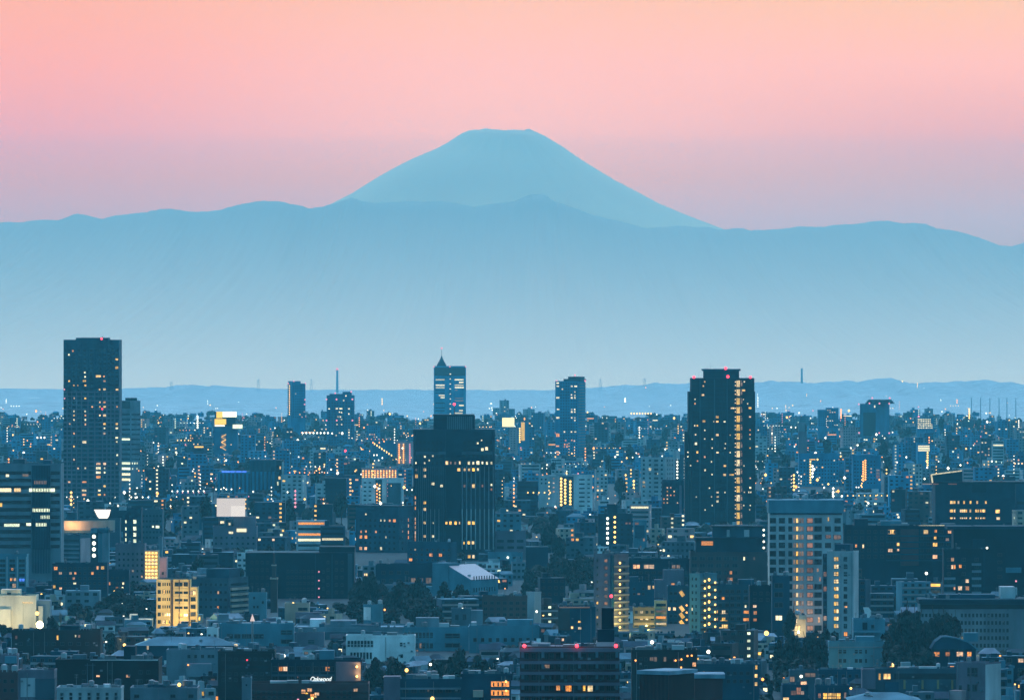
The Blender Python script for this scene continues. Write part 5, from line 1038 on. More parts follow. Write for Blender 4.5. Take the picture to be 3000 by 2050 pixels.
# ================================================================== trees
def leaf_crown(seed, n=1200, conical=0., bare=False):
    rnd = random.Random(seed); mb = MB(); lumps = []
    for i in range(9):
        a = rnd.uniform(0, 6.28); r = rnd.uniform(.1, .62); z = rnd.uniform(-.45, .6)
        k = 1 - conical * (z + .5) * .7
        lumps.append((r * math.cos(a) * k, r * math.sin(a) * k, z, rnd.uniform(.34, .58) * k))
    for i in range(n):
        lx, ly, lz, lr = rnd.choice(lumps)
        d = Vector((rnd.gauss(0, 1), rnd.gauss(0, 1), rnd.gauss(0, 1))).normalized() * lr * rnd.uniform(.55, 1.08)
        c = Vector((lx, ly, lz)) + d; s_ = rnd.uniform(.075, .15)
        nrm = (d + Vector((rnd.gauss(0, .6), rnd.gauss(0, .6), rnd.gauss(0, .6) + .2)) * lr).normalized()
        u_ = nrm.orthogonal().normalized() * s_; v_ = nrm.cross(u_) * rnd.uniform(.6, 1.3)
        q = rnd.uniform(0, 3.14); u2 = u_ * math.cos(q) + v_ * math.sin(q); v2 = v_ * math.cos(q) - u_ * math.sin(q)
        mb.quad(tuple(c - u2 - v2), tuple(c + u2 - v2 * .7), tuple(c + u2 * .8 + v2), tuple(c - u2 + v2 * .9), 0 if rnd.random() < .62 else 1)
    return mb
LEAF = [mat('leaf_dark', (.006, .018, .016), .7, .3, 3.), mat('leaf_light', (.014, .032, .027), .7, .3, 3.)]
BARK = mat('bark', (.05, .04, .032), .9)
CROWN = [leaf_crown(i * 7 + 1, 1200, .0 if i < 3 else .6).mesh('crown_%d' % i, LEAF) for i in range(4)]
def trunk_mesh():
    m = MB(); m.cone(0, 0, -.1, .45, .045, .032, 7); rnd = random.Random(4)
    for i in range(7):
        a = i * .9 + rnd.random(); m.bar((0, 0, .3 + .03 * i), (.3 * math.cos(a), .3 * math.sin(a), .55 + .05 * i), .012)
    return m.mesh('trunk', [BARK])
TRUNK = trunk_mesh()
def bare_mesh():
    m = MB(); rnd = random.Random(9)
    def br(p, d, l, r, k):
        e = p + d * l; m.bar(tuple(p), tuple(e), r)
        if k:
            for i in range(4 if k > 1 else 5):
                nd = (d + Vector((rnd.uniform(-.65, .65), rnd.uniform(-.65, .65), rnd.uniform(-.1, .5)))).normalized(); br(p + d * l * rnd.uniform(.55, 1), nd, l * rnd.uniform(.55, .75), r * .55, k - 1)
    br(Vector((0, 0, 0)), Vector((0, 0, 1)), .34, .016, 4)
    return m
TWIG = mat('twig', (.20, .16, .11), .9)
_bm = bare_mesh(); BARE = _bm.mesh('bare_branches', [TWIG])
NT = [0]
def tree(px, top, D, wpx, label, group=None, bare=False, kind=None):
    """a tree whose crown tip sits at photo row top"""
    r = bpy.data.objects.new('bare_tree' if bare else 'tree', None); col.objects.link(r)
    H = PZ(top, D); r.location = (PX(px, D), D, 0); R_ = wpx / F * D / 2; NT[0] += 1
    tag(r, label, 'tree', group); i = NT[0]
    if bare:
        z0 = max(0, H - R_ * 3.2); add('branches', BARE, r, (0, 0, z0), i * 1.3, (R_ * 2.2, R_ * 2.2, (H - z0) / 1.0))
        if z0 > .5: m = MB(); m.cone(0, 0, -.3, z0, R_ * .12, R_ * .09, 7); m.build('trunk', BARK, r)
    else:
        h = min(H * .54, R_ * 1.75); zc = H - h
        add('crown', CROWN[i % 3 if kind is None else kind], r, (0, 0, zc), i * 1.7, (R_, R_, h))
        add('trunk', TRUNK, r, (0, 0, 0), i, (R_ * 2.2, R_ * 2.2, max(zc + h * .2, .5) / .6))
    return r
def grove(k, pts, D, dD, label, group, spread=None):
    for i, (x, y, w_) in enumerate(pts):
        tree(ZX(k, x), ZY(k, y), D + (i * 37 % 11 - 5) / 5. * dD, w_ / (2.64625 if k > 4 else 2.8875), label, group)
tree(ZX(6, 1600), ZY(6, 675), 3560, 62, 'big round dark tree before the sloping glass roof, taller of the twin round trees')
tree(ZX(6, 1725), ZY(6, 690), 3575, 58, 'slightly lower of the twin round dark trees before the sloping glass roof')
tree(ZX(6, 1650), ZY(6, 790), 3520, 80, 'wide low dark tree at the foot of the twin round trees')
tree(ZX(6, 1700), ZY(6, 1195), 2820, 92, 'broad black tree between the curved school block and the gallery apartments')
tree(ZX(6, 1870), ZY(6, 1240), 2780, 78, 'dark spreading tree beside the broad black tree with red glimmer behind')
tree(ZX(6, 1520), ZY(6, 1270), 2760, 70, 'dark tree with a white lamp glinting through it near the curved school block')
tree(ZX(6, 1040), ZY(6, 1262), 2720, 72, 'greyish round tree in front of the blank school wall, one of a pair')
tree(ZX(6, 1190), ZY(6, 1252), 2740, 84, 'larger greyish round tree in front of the blank school wall')
tree(ZX(6, 1290), ZY(6, 1300), 2700, 60, 'small dark tree just beside the greyish round trees')
grove(6, [(930, 640, 110), (1020, 590, 130), (1120, 680, 150), (1230, 700, 150), (1310, 740, 120), (1000, 700, 140), (1400, 640, 110), (1440, 760, 110), (1160, 740, 150), (950, 720, 120)], 3640, 40, 'dark evergreen tree in the wood between the near-black building and the sloping glass roof', 'evergreens in the wood by the sloping glass roof')
grove(7, [(260, 560, 110), (350, 540, 130), (440, 520, 120), (540, 480, 130), (630, 500, 120), (700, 520, 110), (300, 640, 140), (420, 620, 150), (520, 600, 150), (620, 610, 150), (700, 640, 120), (380, 690, 150), (560, 690, 150), (680, 700, 130)], 4020, 60, 'dark tree in the wood beside the beige star lamp tower', 'trees in the wood beside the star lamp tower')
grove(5, [(850, 870, 130), (960, 850, 140), (1060, 860, 150), (1150, 900, 120), (900, 950, 150), (1020, 940, 160), (1120, 980, 130)], 3480, 40, 'dark tree in the clump before the yellow floodlit block', 'dark trees before the yellow floodlit block')
grove(5, [(820, 700, 110), (900, 690, 110), (990, 660, 110), (1090, 690, 100), (1150, 720, 90)], 3880, 40, 'dark tree behind the clump, under the golden lamp facade', 'dark trees under the golden lamp facade')
tree(ZX(5, 470), ZY(5, 862), 3330, 52, 'pale bare tree lit by the floodlight, closest to the cream building', bare=True)
tree(ZX(5, 640), ZY(5, 868), 3320, 46, 'narrow bare tree with three white windows behind it', bare=True)
tree(ZX(5, 930), ZY(5, 1010), 3040, 90, 'brightly lit bare tree beside the black hall roof with a lamp in it', bare=True)
tree(ZX(5, 560), ZY(5, 900), 3380, 60, 'dim bare tree between the two pale bare trees', bare=True)
tree(ZX(5, 30), ZY(5, 1000), 3300, 60, 'yellow-green lit tree under the cream floodlit building')
grove(8, [(1180, 885, 150), (1280, 900, 150), (1110, 960, 140), (1240, 990, 190), (1340, 980, 160), (1140, 1080, 170), (1280, 1110, 190), (1060, 1090, 120)], 2990, 30, 'big black tree in the tall clump before the long pale school', 'big black trees before the long pale school')
grove(8, [(1440, 915, 130), (1530, 908, 140), (1590, 940, 110), (1450, 1010, 150), (1560, 1020, 140)], 3040, 25, 'black tree in the second clump before the long pale school', 'second clump before the long pale school')
grove(8, [(230, 1120, 130), (330, 1080, 140), (450, 1070, 140), (550, 1090, 130), (260, 1200, 160), (400, 1180, 180), (530, 1190, 150), (330, 1270, 160), (470, 1270, 160)], 2900, 30, 'dark tree in the grove beside the pale blue villa', 'trees in the grove beside the pale blue villa')
grove(8, [(500, 1040, 80), (580, 1035, 80), (660, 1050, 80), (310, 880, 100), (290, 960, 100)], 3180, 15, 'low dark tree at the foot of the tall pale tower', 'low trees at the foot of the tall pale tower')
ZONES = [(1040, 1250, 3450, 3800, 26, 'dark evergreen tree in the wood between the near-black building and the sloping glass roof', 'evergreens in the wood by the sloping glass roof', 12),
         (1542, 1738, 3720, 4230, 34, 'dark tree in the wood beside the beige star lamp tower', 'trees in the wood beside the star lamp tower', 13),
         (290, 455, 3440, 3650, 14, 'dark tree in the clump before the yellow floodlit block', 'dark trees before the yellow floodlit block', 12),
         (290, 420, 3790, 3960, 8, 'dark tree behind the clump, under the golden lamp facade', 'dark trees under the golden lamp facade', 10),
         (2575, 2740, 2930, 3080, 12, 'big black tree in the tall clump before the long pale school', 'big black trees before the long pale school', 15),
         (2262, 2428, 2800, 2960, 14, 'dark tree in the grove beside the pale blue villa', 'trees in the grove beside the pale blue villa', 12),
         (1065, 1185, 2690, 2790, 6, 'greyish dark tree in the row before the blank school wall', 'trees in the row before the blank school wall', 9),
         (1300, 1390, 2740, 2840, 6, 'black tree in the thicket behind the gallery apartments', 'black trees behind the gallery apartments', 10)]
zr_ = random.Random(3)
for (a, b_, d0, d1, n, lab, grp, ht) in ZONES:
    for i in range(n):
        D = d0 + (d1 - d0) * (i + zr_.random()) / n; px = zr_.uniform(a, b_); H = ht * zr_.uniform(.7, 1.1)
        if any(h['a'] < px < h['b'] and h['D'] - 9 < D < h['D'] + h['dep'] + 9 for h in HEROES): continue
        if any(h['a'] < px < h['b'] and h['D'] > D and EYE + (CAM_H - H) / D * F < h['vb'] - 14 for h in HEROES): continue
        tree(px, EYE + (CAM_H - H) / D * F, D, zr_.uniform(9, 14) / D * F, lab, grp, kind=i % 4)
TREES = list(o for o in bpy.data.objects if o.name.startswith('tree') or o.name.startswith('bare_tree'))

# ================================================================== the rest of the city
NC = 750
def colr(a, b): return range(max(0, int(a / 4)), min(NC, int(b / 4) + 1))
WALLS = [('slate', 'slate grey'), ('slate', 'slate grey'), ('mid', 'grey'), ('mid', 'grey'), ('conc', 'concrete grey'), ('teal', 'teal'), ('teal', 'teal'), ('navy', 'navy'), ('dark', 'dark'), ('dark', 'dark'), ('blue', 'blue-grey'), ('steel', 'steel grey'), ('pale', 'pale grey'), ('mauve', 'mauve'), ('pink', 'pinkish'), ('beige', 'beige'), ('brown', 'brown'), ('white', 'white')]
NEARW = WALLS + [('umber', 'umber'), ('umber', 'umber'), ('brown', 'brown'), ('brick', 'brick red'), ('mauve', 'mauve'), ('ink', 'black'), ('beige', 'beige'), ('white', 'white')]
FARW = [('skyhaze_a', 'blue'), ('skyhaze_a', 'blue'), ('skyhaze_b', 'light blue'), ('skyhaze_c', 'deep blue'), ('skyhaze_c', 'deep blue'), ('slate', 'slate grey'), ('teal', 'teal'), ('steel', 'steel grey'), ('pale', 'pale grey'), ('pink', 'pinkish')]  # far walls picked bluer, haze painted into their colour
rnd = random.Random(20)
heroes = sorted(HEROES, key=lambda h: h['D'])
cands = []
D = 2080.
while D < 12000:
    step = 26 + max(0, D - 2300) * .017
    span0, span1 = -60, 3060
    x = span0 + rnd.uniform(-40, 0)
    while x < span1:
        ppm = F / D
        wm = rnd.choice([6, 7, 8, 8, 9, 10, 12, 14] if D < 3300 else [7, 8, 9, 10, 11, 13, 15, 18, 24]) * rnd.uniform(.85, 1.25)
        wpx = wm * ppm
        hm = rnd.choice([5.5, 6, 6.5, 7, 8, 9, 10, 12] if D < 3300 else [6, 6.5, 7, 8, 9, 11, 13, 16])
        if rnd.random() < (.10 if D < 3300 else .20 if D < 7000 else .10): hm = rnd.uniform(16, 34) if D > 3300 else rnd.uniform(12, 20); 
        if hm > 15: wm = rnd.uniform(11, 22); wpx = wm * ppm
        cands.append((D + rnd.uniform(-.35, .35) * step, x, x + wpx, hm, wm, 'tree' if rnd.random() < (.18 if D < 4000 else .36) else 'b'))
        x += wpx + rnd.uniform(.5, 6.5) * ppm * (1 if rnd.random() < .85 else 3)
    D += step
cands.sort(key=lambda c: c[0])
cov = [2052.] * NC; hi = 0; accepted = []; trees2 = []; placed = []
for (D, a, b, hm, wm, typ) in cands:
    while hi < len(heroes) and heroes[hi]['D'] <= D:
        h = heroes[hi]; hi += 1
        for c in colr(h['a'], h['b']): cov[c] = min(cov[c], h['t'])
    depm = min(wm * .8, 16)
    bad = False
    for h in heroes:
        if h['a'] < b + 3 and h['b'] > a - 3 and D + depm > h['D'] - 3 and D < h['D'] + h['dep'] + 4: bad = True; break
    if bad: continue
    for o in TREES:
        if abs(o.location.y - D) < 12 and a - 8 < o.location.x / o.location.y * F + 1500 < b + 8: bad = True; break
    if bad or (typ == 'b' and any(a < zb and b > za and z0 < D < z1 for (za, zb, z0, z1, *_r) in ZONES)): continue
    lim = 0
    for h in heroes:
        if h['D'] > D and h['a'] < b - 1 and h['b'] > a + 1 and h['vb'] > lim: lim = h['vb']
    for ok in (hm, 6.3, 4.2):
        t = EYE - (ok - CAM_H) / D * F
        if t >= lim - 2: break
    else:
        if t < lim - 6: continue
    hm = ok
    if D > 6500 and t < 1208 + 9 * math.sin(a / 90.) + 6 * math.sin(a / 31.) and math.sin(a * 7.7 + D) < .99: continue
    cs = colr(a, b)
    vis = sum(max(0, min(cov[c], EYE + CAM_H / D * F) - t) for c in cs) * 4
    if vis < (90 if D < 6000 else 40) or sum(1 for c in cs if t < cov[c] - 1.5) == 0: continue
    if typ == 'tree':
        trees2.append((vis, D, a, b, t, hm)); 
        for c in cs: cov[c] = min(cov[c], t + 4)
        continue
    for c in cs: cov[c] = min(cov[c], t)
    accepted.append([vis, D, a, b, t, hm, wm, depm])
NB = 300 - len([h for h in HEROES])
accepted.sort(key=lambda q: -q[0])
own, rest = accepted[:NB], accepted[NB:]
own.sort(key=lambda q: q[1])

SL = [None] + LITMATS     # slot 0 wall, 1 glass, 2.. lit
KD = {k: i + 1 for i, k in enumerate(['d'] + list(LIT))}
def pick_lit(r): return r.choice('yyyoowwwwpgnn')
def block(mb, r, x0, y0, W_, D_, H, wall, glass0, roof, pl, fine=False, rz=0., rot=True, bulk=True):
    """a small building drawn into mb with its window openings and roof hut; returns the window list when bulk is off"""
    ca, sa = math.cos(rz), math.sin(rz); wins = []
    base = len(mb.v)
    mb.box(0, W_, 0, D_, -.4, H, wall, roof)
    style = r.random(); fl = max(1, int(H / 3.1)); fh = H / fl
    if H < 11 and W_ < 13 and style < .45:      # pitched roof
        i = len(mb.v); rh = r.uniform(1.4, 2.6); e = .5
        if r.random() < .5: mb.v += [(-e, -e, H), (W_ + e, -e, H), (W_ + e, D_ + e, H), (-e, D_ + e, H), (W_ * .25, D_ / 2, H + rh), (W_ * .75, D_ / 2, H + rh)]
        else: mb.v += [(-e, -e, H), (W_ + e, -e, H), (W_ + e, D_ + e, H), (-e, D_ + e, H), (-e, D_ / 2, H + rh), (W_ + e, D_ / 2, H + rh)]
        mb.f += [(i, i + 1, i + 5, i + 4), (i + 1, i + 2, i + 5), (i + 2, i + 3, i + 4, i + 5), (i + 3, i, i + 4), (i + 3, i + 2, i + 1, i)]; mb.m += [roof] * 5
    else:
        if r.random() < .7:
            u_ = r.uniform(.1, .6) * W_; v_ = D_ * r.uniform(.1, .45); mb.box(u_, u_ + r.uniform(.15, .3) * W_, v_, v_ + D_ * .4, H + .02, H + r.uniform(1.6, 3.4), wall, roof)
        if fine:
            for q in range(r.randint(1, 4)):
                u_ = r.uniform(.05, .85) * W_; v_ = D_ * r.uniform(.05, .8); mb.box(u_, u_ + r.uniform(.6, 1.8), v_, v_ + r.uniform(.6, 1.4), H + .02, H + r.uniform(.5, 1.3), roof)
    def put(u_, z, w_, h_, k): wins.append((u_, z, w_, h_, k))
    if style > .85 and H > 9:                     # lit gallery or stair string
        k = r.choice('yyowg'); u_ = r.choice([.12, .85, .5]) * W_
        for f in range(fl): put(u_, (f + .6) * fh, min(1.6, W_ * .14), 1.3, k)
    if style < .22 and H > 7:
        for f in range(fl): put(W_ / 2, (f + .5) * fh, W_ * .86, fh * .42, pick_lit(r) if r.random() < pl * .5 else 'd')
    else:
        n = max(2, int(W_ / r.uniform(2.6, 4.2))); ww = W_ / n * r.uniform(.4, .65)
        for f in range(fl):
            for q in range(n):
                if style > .85 and H > 9 and abs((q + .5) * W_ / n - u_) < 1.8: continue
                if r.random() < .12: continue
                put((q + .5) * W_ / n, (f + .52) * fh, ww, fh * r.choice([.38, .45]), pick_lit(r) if r.random() < pl else 'd')
    if bulk:
        for (u_, z, w_, h_, k) in wins: mb.quad((u_ - w_ / 2, -.06, z - h_ / 2), (u_ + w_ / 2, -.06, z - h_ / 2), (u_ + w_ / 2, -.06, z + h_ / 2), (u_ - w_ / 2, -.06, z + h_ / 2), glass0 + KD[k] - 1)
        ns = max(1, int(D_ / 4))
        for f in range(fl):
            for q in range(ns):
                if r.random() < .5:
                    v_ = (q + .5) * D_ / ns; xx = W_ + .06 if rz <= 0 else -.06; z = (f + .52) * fh; s_ = 1 if rz <= 0 else -1
                    mb.quad((xx, v_ - .7 * s_, z - .6), (xx, v_ + .7 * s_, z - .6), (xx, v_ + .7 * s_, z + .6), (xx, v_ - .7 * s_, z + .6), glass0 + KD[pick_lit(r) if r.random() < pl * .7 else 'd'] - 1)
    if rot:
        for i in range(base, len(mb.v)):
            x, y, z = mb.v[i]; mb.v[i] = (x0 + x * ca - y * sa, y0 + x * sa + y * ca, z)
    return wins
SHORT = []
for h in HEROES:
    l = h['label']
    for sep_ in (' with ', ' beside ', ' behind ', ' in front', ' at the', ' before ', ' under ', ' between ', ' carrying ', ' below', ' joined', ' against', ' near', ' rising', ' seen', ' topped', ' whose', ' blazing', ' just', ' standing', ' of ', ' ringed'):
        l = l.split(sep_)[0]
    if 2 <= len(l.split()) <= 6: SHORT.append((l, (h['a'] + h['b']) / 2, h['D'], h['t']))
from collections import Counter
sc_ = Counter(s[0] for s in SHORT); SHORT = [s for s in SHORT if sc_[s[0]] == 1]
NUM = ['no', 'one', 'two', 'three', 'four', 'five', 'six', 'seven', 'eight', 'nine', 'ten']
LW = {'y': 'yellow', 'o': 'orange', 'w': 'white', 'p': 'pink', 'g': 'greenish', 'n': 'dim', 'b': 'blue', 'Y': 'yellow'}
used = Counter()
def describe(px, D, cname, tall, wide, flat, lits):
    c = Counter(lits); n = sum(c.values())
    lt = 'no lit window' if n == 0 else (f"{NUM[n] if n < 11 else 'many'} lit window{'s' if n > 1 else ''}, mostly {LW[c.most_common(1)[0][0]]}" if n > 1 else f"one {LW[lits[0]]} window")
    kind_ = ('tall ' if tall else 'low ') + ('wide ' if wide else 'narrow ')
    typ = 'block' if tall else ('flat-roofed house' if flat else 'pitched-roof house')
    near = sorted(SHORT, key=lambda s: abs(s[1] - px) + abs(s[2] - D) * .25)
    for s in near[:14]:
        rel = 'behind' if D > s[2] + 60 else ('in front of' if D < s[2] - 60 else 'beside')
        for head in (f"{cname} {typ}", f"{kind_}{cname} {typ}"):
            t = f"{head} with {lt}, {rel} the {s[0]}"
            if len(t.replace('-', ' ').split()) <= 15 and not used[t]:
                used[t] = 1; return t
    for s in near:
        t = f"{cname} {typ} " + ('behind' if D > s[2] + 60 else 'in front of' if D < s[2] - 60 else 'beside') + f" the {s[0]}"
        if not used[t]: break
    used[t] += 1; return t
nown = 0
for (vis, D, a, b, t, hm, wm, depm) in own:
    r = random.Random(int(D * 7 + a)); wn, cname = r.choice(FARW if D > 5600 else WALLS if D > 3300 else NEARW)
    rz = r.choice([0, 0, .25, -.25, .4, -.4, .12]) * (1 if wm < 16 else .5)
    k = math.cos(rz) + abs(math.sin(rz)) * .75
    W_, D_ = wm / k, max(6., depm / k)
    fine = D < 3900
    mb = MB(); rfn = r.choice(['roofdk', 'roofdk', 'roofdk', 'roofdk', 'rooflt', 'slate', 'slate', 'blue'])
    sv = r.getstate()
    wins = block(mb, r, 0, 0, W_, D_, hm, 0, 2, 1, .085 if D < 4500 else .10, fine, rz, False, bulk=not fine)
    lits = [w_[4] for w_ in wins if w_[4] != 'd']
    flat = not any(len(f) == 3 for f in mb.f)
    o = mb.build('house' if hm < 12 else 'apartment_block', [W(wn), RF(rfn)] + ([] if fine else LITMATS))
    o.location = (PX(a, D) + (D_ * math.sin(rz) if rz > 0 else 0), D + (W_ * math.sin(-rz) if rz < 0 else 0), 0); o.rotation_euler = (0, 0, rz)
    tag(o, describe((a + b) / 2, D, cname, hm >= 12, W_ > 14, flat, lits), 'building', 'lesser buildings of the city')
    if fine:
        lit_first = sorted(wins, key=lambda q: q[4] == 'd')[:46]
        for (u_, z, w_, h_, kd) in lit_first: add('window', window_mesh(kd, w_ < 5), o, (u_, -.02, z), 0, (w_, 1, h_))
        if hm > 9 and r.random() < .5:
            for f in range(1, int(hm / 3.1)):
                q = MB(); z = f * hm / int(hm / 3.1); q.box(.3, W_ - .3, -1.1, 0, z - .15, z + .75); q.build('balcony', RAIL, o)
# everything smaller or farther: nobody could count it
mb = MB(); mats_far = []; ws = sorted(set(w_[0] for w_ in WALLS + FARW)); rs = ['roofdk', 'rooflt', 'slate', 'blue', 'skyhaze_c', 'skyhaze_a']
mats_far = [W(n) for n in ws] + [RF(n) for n in rs] + LITMATS
for (vis, D, a, b, t, hm, wm, depm) in rest:
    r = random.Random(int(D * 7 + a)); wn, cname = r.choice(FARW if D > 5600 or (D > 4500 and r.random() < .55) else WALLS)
    rz = r.choice([0, 0, .3, -.3, .5, -.5]); k = math.cos(rz) + abs(math.sin(rz)) * .75; W_, D_ = wm / k, max(6., depm / k)
    block(mb, r, PX(a, D) + (D_ * math.sin(rz) if rz > 0 else 0), D + (W_ * math.sin(-rz) if rz < 0 else 0), W_, D_, hm, ws.index(wn), len(ws) + len(rs), len(ws) + rs.index(r.choice(rs[:4] if D < 7000 else ['skyhaze_c', 'skyhaze_a', 'roofdk', 'slate'])), .085 if D < 6000 else .10, D < 4500, rz)
tag(mb.build('distant_buildings', mats_far), kind='stuff')

# trees between the roofs: the larger ones by themselves, the small ones as one mass
trees2.sort(key=lambda q: -q[0])
for (vis, D, a, b, t, hm) in trees2[:70]:
    n = 1 if (b - a) < 90 else 2
    for i in range(n):
        w_ = min((b - a) / n, 75 * 2600 / D) * 1.15
        tree(a + (b - a) * (i + .5) / n, t + i * 3, D + i * 6, max(w_, 14), 'dark leafy tree standing among the low roofs of the city', 'trees among the low roofs', kind=(int(D) + i) % 4)
mb = MB(); r = random.Random(5)
def clump(mb, x, y, zc, R_, h, n, r):
    for i in range(n):
        d = Vector((r.gauss(0, 1), r.gauss(0, 1), abs(r.gauss(0, 1)) - .25)).normalized(); k = r.uniform(.6, 1.05)
        c = Vector((x + d.x * R_ * k, y + d.y * R_ * k, zc + d.z * h * k)); s_ = R_ * r.uniform(.14, .3)
        u_ = (d + Vector((r.gauss(0, .5), r.gauss(0, .5), r.gauss(0, .5)))).normalized().orthogonal().normalized() * s_; v_ = u_.cross(d).normalized() * s_
        mb.quad(tuple(c - u_ - v_), tuple(c + u_ - v_), tuple(c + u_ + v_), tuple(c - u_ + v_), 0 if r.random() < .6 else 1)
for (vis, D, a, b, t, hm) in trees2[70:]:
    R_ = max(3., min((b - a) / F * D * .55, 9.)); clump(mb, PX((a + b) / 2, D), D, min(hm, 11) * .55, R_, min(hm, 11) * .5, 60, r)
for i in range(1700):       # woods along the far edge of the city
    D = r.uniform(7200, 11300); px = r.uniform(-40, 3040); y_ = PX(px, D)
    R_ = r.uniform(4, 9); clump(mb, y_, D, R_ * .15, R_, R_ * r.uniform(.5, .85), 20, r)
tag(mb.build('distant_woods', LEAF), kind='stuff')

# ------------------------------------------------------------------ lights of the streets
_post = MB(); _post.cone(0, 0, 0, 6.4, .10, .06, 6); _post.bar((0, 0, 6.3), (0, -1., 6.6), .06)
def lamp_post(kind):
    m = MB(); m.v = list(_post.v); m.f = list(_post.f); m.m = list(_post.m)
    m.box(-.28, .28, -1.35, -.75, 6.3, 6.8, 1); return m.mesh('street_lamp_' + kind, [METAL, LAMP[kind]])
LP = {k: lamp_post(k) for k in 'ywo'}
r = random.Random(77); nl = 0
for i in range(4000):
    if nl >= 90: break
    D = 2300 * math.exp(r.random() * 1.15); px = r.uniform(5, 2995); kd = r.choice('ywwyo')
    t = EYE - (6.6 - CAM_H) / D * F
    blk = False
    for (vis, D2, a, b, t2, hm, wm, depm) in accepted:
        if a - 4 < px < b + 4 and ((D2 < D + 2 and t2 < t + 1) or D2 - 3 < D < D2 + depm + 3): blk = True; break
    if not blk:
        for h in HEROES:
            if h['a'] - 4 < px < h['b'] + 4 and ((h['D'] < D and h['t'] < t + 1) or h['D'] - 4 < D < h['D'] + h['dep'] + 4 or (h['D'] > D and t < h['vb'])): blk = True; break
    if blk or t > 2050: continue
    o = add('street_lamp', LP[kd], None, (PX(px, D), D, 0), r.uniform(-1, 1))
    tag(o, {'y': 'warm yellow street lamp burning between the roofs', 'w': 'white street lamp burning between the roofs', 'o': 'orange street lamp burning between the roofs'}[kd], 'street lamp', {'y': 'warm yellow street lamps', 'w': 'white street lamps', 'o': 'orange street lamps'}[kd]); nl += 1
mb = MB(); lk = ['y', 'w', 'o', 'p', 'r']
def spark(mb, x, y, z, s_, m):
    i = len(mb.v); mb.v += [(x + s_, y, z), (x, y - s_, z), (x - s_, y, z), (x, y + s_, z), (x, y, z + s_ * 1.2), (x, y, z - s_ * 1.2)]
    for a, b in ((0, 1), (1, 2), (2, 3), (3, 0)): mb.f += [(i + b, i + a, i + 4), (i + a, i + b, i + 5)]; mb.m += [m, m]
for i in range(1300):
    px = r.uniform(0, 3000); py = (1156 if px < 1750 else 1134) + 390 * r.random() ** 1.25; D = min(CAM_H * F / max(py - EYE, 60), 15900)
    if D > 12300: z = PZ(py, D - 60)
    else: z = r.uniform(5, 24)
    if py < 1225 and r.random() < (.7 if px < 1900 else .3): continue
    D -= 60; s_ = r.choice([.5, .6, .7, .8, .9, 1.1, 1.6]) * (.42 + D / 15000.)
    mm = r.choices([0, 1, 2, 3, 4], [5, 8, 3, .8, .15])[0]
    if r.random() < .12:
        for q in range(r.randint(3, 6)): spark(mb, PX(px, D), D, z + q * 3.1, s_ * .8, mm)
    elif r.random() < .08:
        for q in range(r.randint(3, 8)): spark(mb, PX(px, D) + q * 4.5, D, z, s_ * .75, mm)
    else: spark(mb, PX(px, D), D, z, s_, mm)
tag(mb.build('distant_lights', [LAMP[k] for k in lk]), kind='stuff')

# ------------------------------------------------------------------ far masts on the skyline
def lattice(name, px, top, bot, D, wpx, label, cat, group=None, legs=True):
    x = PX(px, D); z1, z0 = PZ(top, D), max(PZ(bot, D), 0); w_ = wpx / F * D / 2; m = MB()
    if legs:
        rr = max(w_ * .035, .15)
        for sx in (-1, 1):
            for sy in (-1, 1): m.bar((sx * w_, sy * w_, 0), (sx * w_ * .18, sy * w_ * .18, z1 - z0), rr)
        n = 6
        for i in range(n):
            f0 = 1 - .82 * i / n; f1 = 1 - .82 * (i + 1) / n; h = z1 - z0
            m.bar((-w_ * f0, -w_ * f0, h * i / n), (w_ * f1, -w_ * f1, h * (i + 1) / n), rr * .8); m.bar((w_ * f0, -w_ * f0, h * i / n), (-w_ * f1, -w_ * f1, h * (i + 1) / n), rr * .8)
        for t_ in (.62, .78, .93): m.bar((-w_ * 1.5, 0, h * t_), (w_ * 1.5, 0, h * t_), rr)
    else: m.cone(0, 0, 0, z1 - z0, w_, w_ * .75, 10)
    o = m.build(name, mat('mast_steel', (.20, .40, .48), .7)); o.location = (x, D, z0); tag(o, label, cat, group); return o
for i, (x, t, bo) in enumerate(((502, 1117, 1140), (757, 1110, 1150), (912, 1110, 1150), (1759, 1110, 1145), (1889, 1108, 1130))):
    lattice('pylon', x, t, bo, 15600, 9, 'faint power pylon standing on the hazy hill line', 'pylon', 'power pylons on the far hills')
o = lattice('radio_tower', 988, 1084, 1150, 15500, 8, 'slim grey chimney with a red tip on the hill line beyond the red beacon tower', 'tower', legs=False); add('beacon_light', lamp_mesh('p'), o, (0, 0, PZ(1084, 15500) - PZ(1150, 15500) + 2), 0, (3, 3, 3))
lattice('radio_tower', 2349, 1079, 1122, 15500, 7, 'slim grey chimney on the hill line beside the broad yellow-core tower', 'tower', legs=False)
for x in (2846, 2873, 2900, 2927, 2950, 2976):
    lattice('net_post', x, 1165, 1226, 11000, 2.6, 'tall thin net post in the row near the photo edge', 'post', 'row of tall net posts', legs=False)
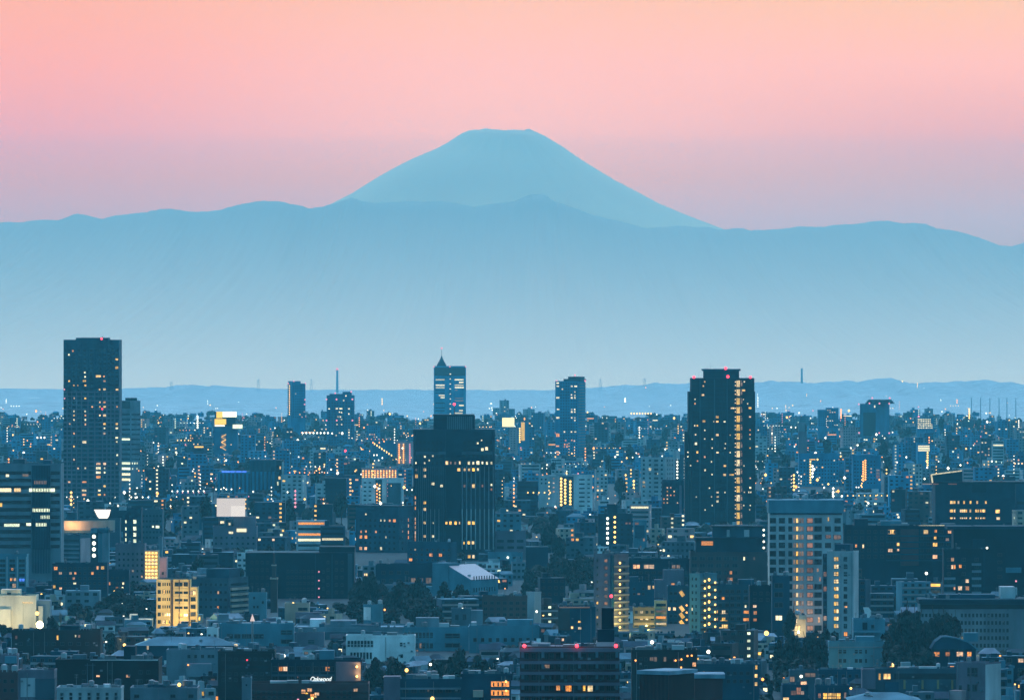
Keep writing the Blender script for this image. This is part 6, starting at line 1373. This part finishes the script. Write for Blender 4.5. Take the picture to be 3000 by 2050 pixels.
# lamps the photo shows by themselves
def free_lamp(k, x, y, D, kind, r_, label, h=None):
    X_, Y_ = ZX(k, x), ZY(k, y); z = PZ(Y_, D); rr = r_ / 2.64625 / F * D
    m = MB(); m.cone(0, 0, 0, z - rr * .8, .12, .07, 6); o = m.build('floodlight' if kind == 'f' else 'street_lamp', METAL); o.location = (PX(X_, D), D, 0)
    tag(o, label, 'floodlight' if kind == 'f' else 'street lamp'); add('lamp_head', lamp_mesh(kind), o, (0, 0, z), 0, (rr, rr, rr)); return o
free_lamp(5, 308, 1003, 3349, 'f', 28, 'dazzling yellow floodlight beside the cream building')
free_lamp(5, 288, 915, 3360, 'y', 15, 'small bright lamp just above the dazzling yellow floodlight')
free_lamp(5, 965, 1160, 2990, 'y', 12, 'yellow lamp in the lit bare tree')
free_lamp(6, 1300, 1355, 2660, 'y', 14, 'amber lamp in the dark trees near the curved school block')
free_lamp(6, 1485, 1310, 2690, 'w', 10, 'white lamp glinting through the dark tree by the school')
free_lamp(6, 798, 298, 4800, 'w', 12, 'star-like white lamp above the near-black building')
free_lamp(7, 1655, 1212, 2680, 'w', 14, 'brilliant white lamp in the dark gap beside the terrace of warm lamps')
free_lamp(7, 1218, 1138, 2880, 'w', 14, 'white lamp above the houses beside the black rooftop tower')
free_lamp(7, 548, 332, 4700, 'w', 12, 'white star lamp above the woods')
free_lamp(7, 766, 333, 4690, 'w', 11, 'white star lamp at the foot of the twin lamp string tower')
free_lamp(8, 520, 1108, 3120, 'y', 13, 'yellow lamp at the foot of the peach-lit pale tower')
free_lamp(8, 1092, 1318, 2700, 'y', 18, 'amber lantern above the long low house')
free_lamp(8, 1360, 605, 3500, 'w', 11, 'white lamp before the long dark apartment')
free_lamp(8, 120, 1068, 3200, 'y', 18, 'blurred warm lamp by the white lit screen')
free_lamp(8, 775, 1495, 2460, 'y', 9, 'small amber lamp beside the glowing bungalow')
# utility poles with wires
for i, x in enumerate((672, 714)):
    X_ = ZX(5, x + 5); D = 2380; m = MB(); m.cone(0, 0, 0, PZ(ZY(5, 1300), D), .22, .13, 6); m.bar((-.9, 0, PZ(ZY(5, 1315), D)), (.9, 0, PZ(ZY(5, 1315), D)), .08)
    o = m.build('utility_pole', W('conc')); o.location = (PX(X_, D), D, 0); tag(o, ['grey utility pole before the wide dark hall', 'second grey utility pole before the wide dark hall, farther from the blank panel'][i], 'pole')
# a bright cone tent on the roofs
m = MB(); D = 3160; z = PZ(ZY(5, 975), D); m.cone(0, 0, 0, PZ(ZY(5, 920), D) - z, 1.1, .05, 8); o = m.build('roof_cone', lamp_mat('lit_cone', (1, .74, .66), .8)); o.location = (PX(ZX(5, 1957), D), D, z)
tag(o, 'small glowing pinkish cone on the school wing roofs', 'light'); m2 = MB(); m2.cone(0, 0, -z - .2, -.02, .5, .5, 8); m2.build('mast', METAL, o)
print('BUILDINGS', len(HEROES), len(own), len(rest), 'trees', NT[0], len(trees2), 'lamps', nl)
build_haze()
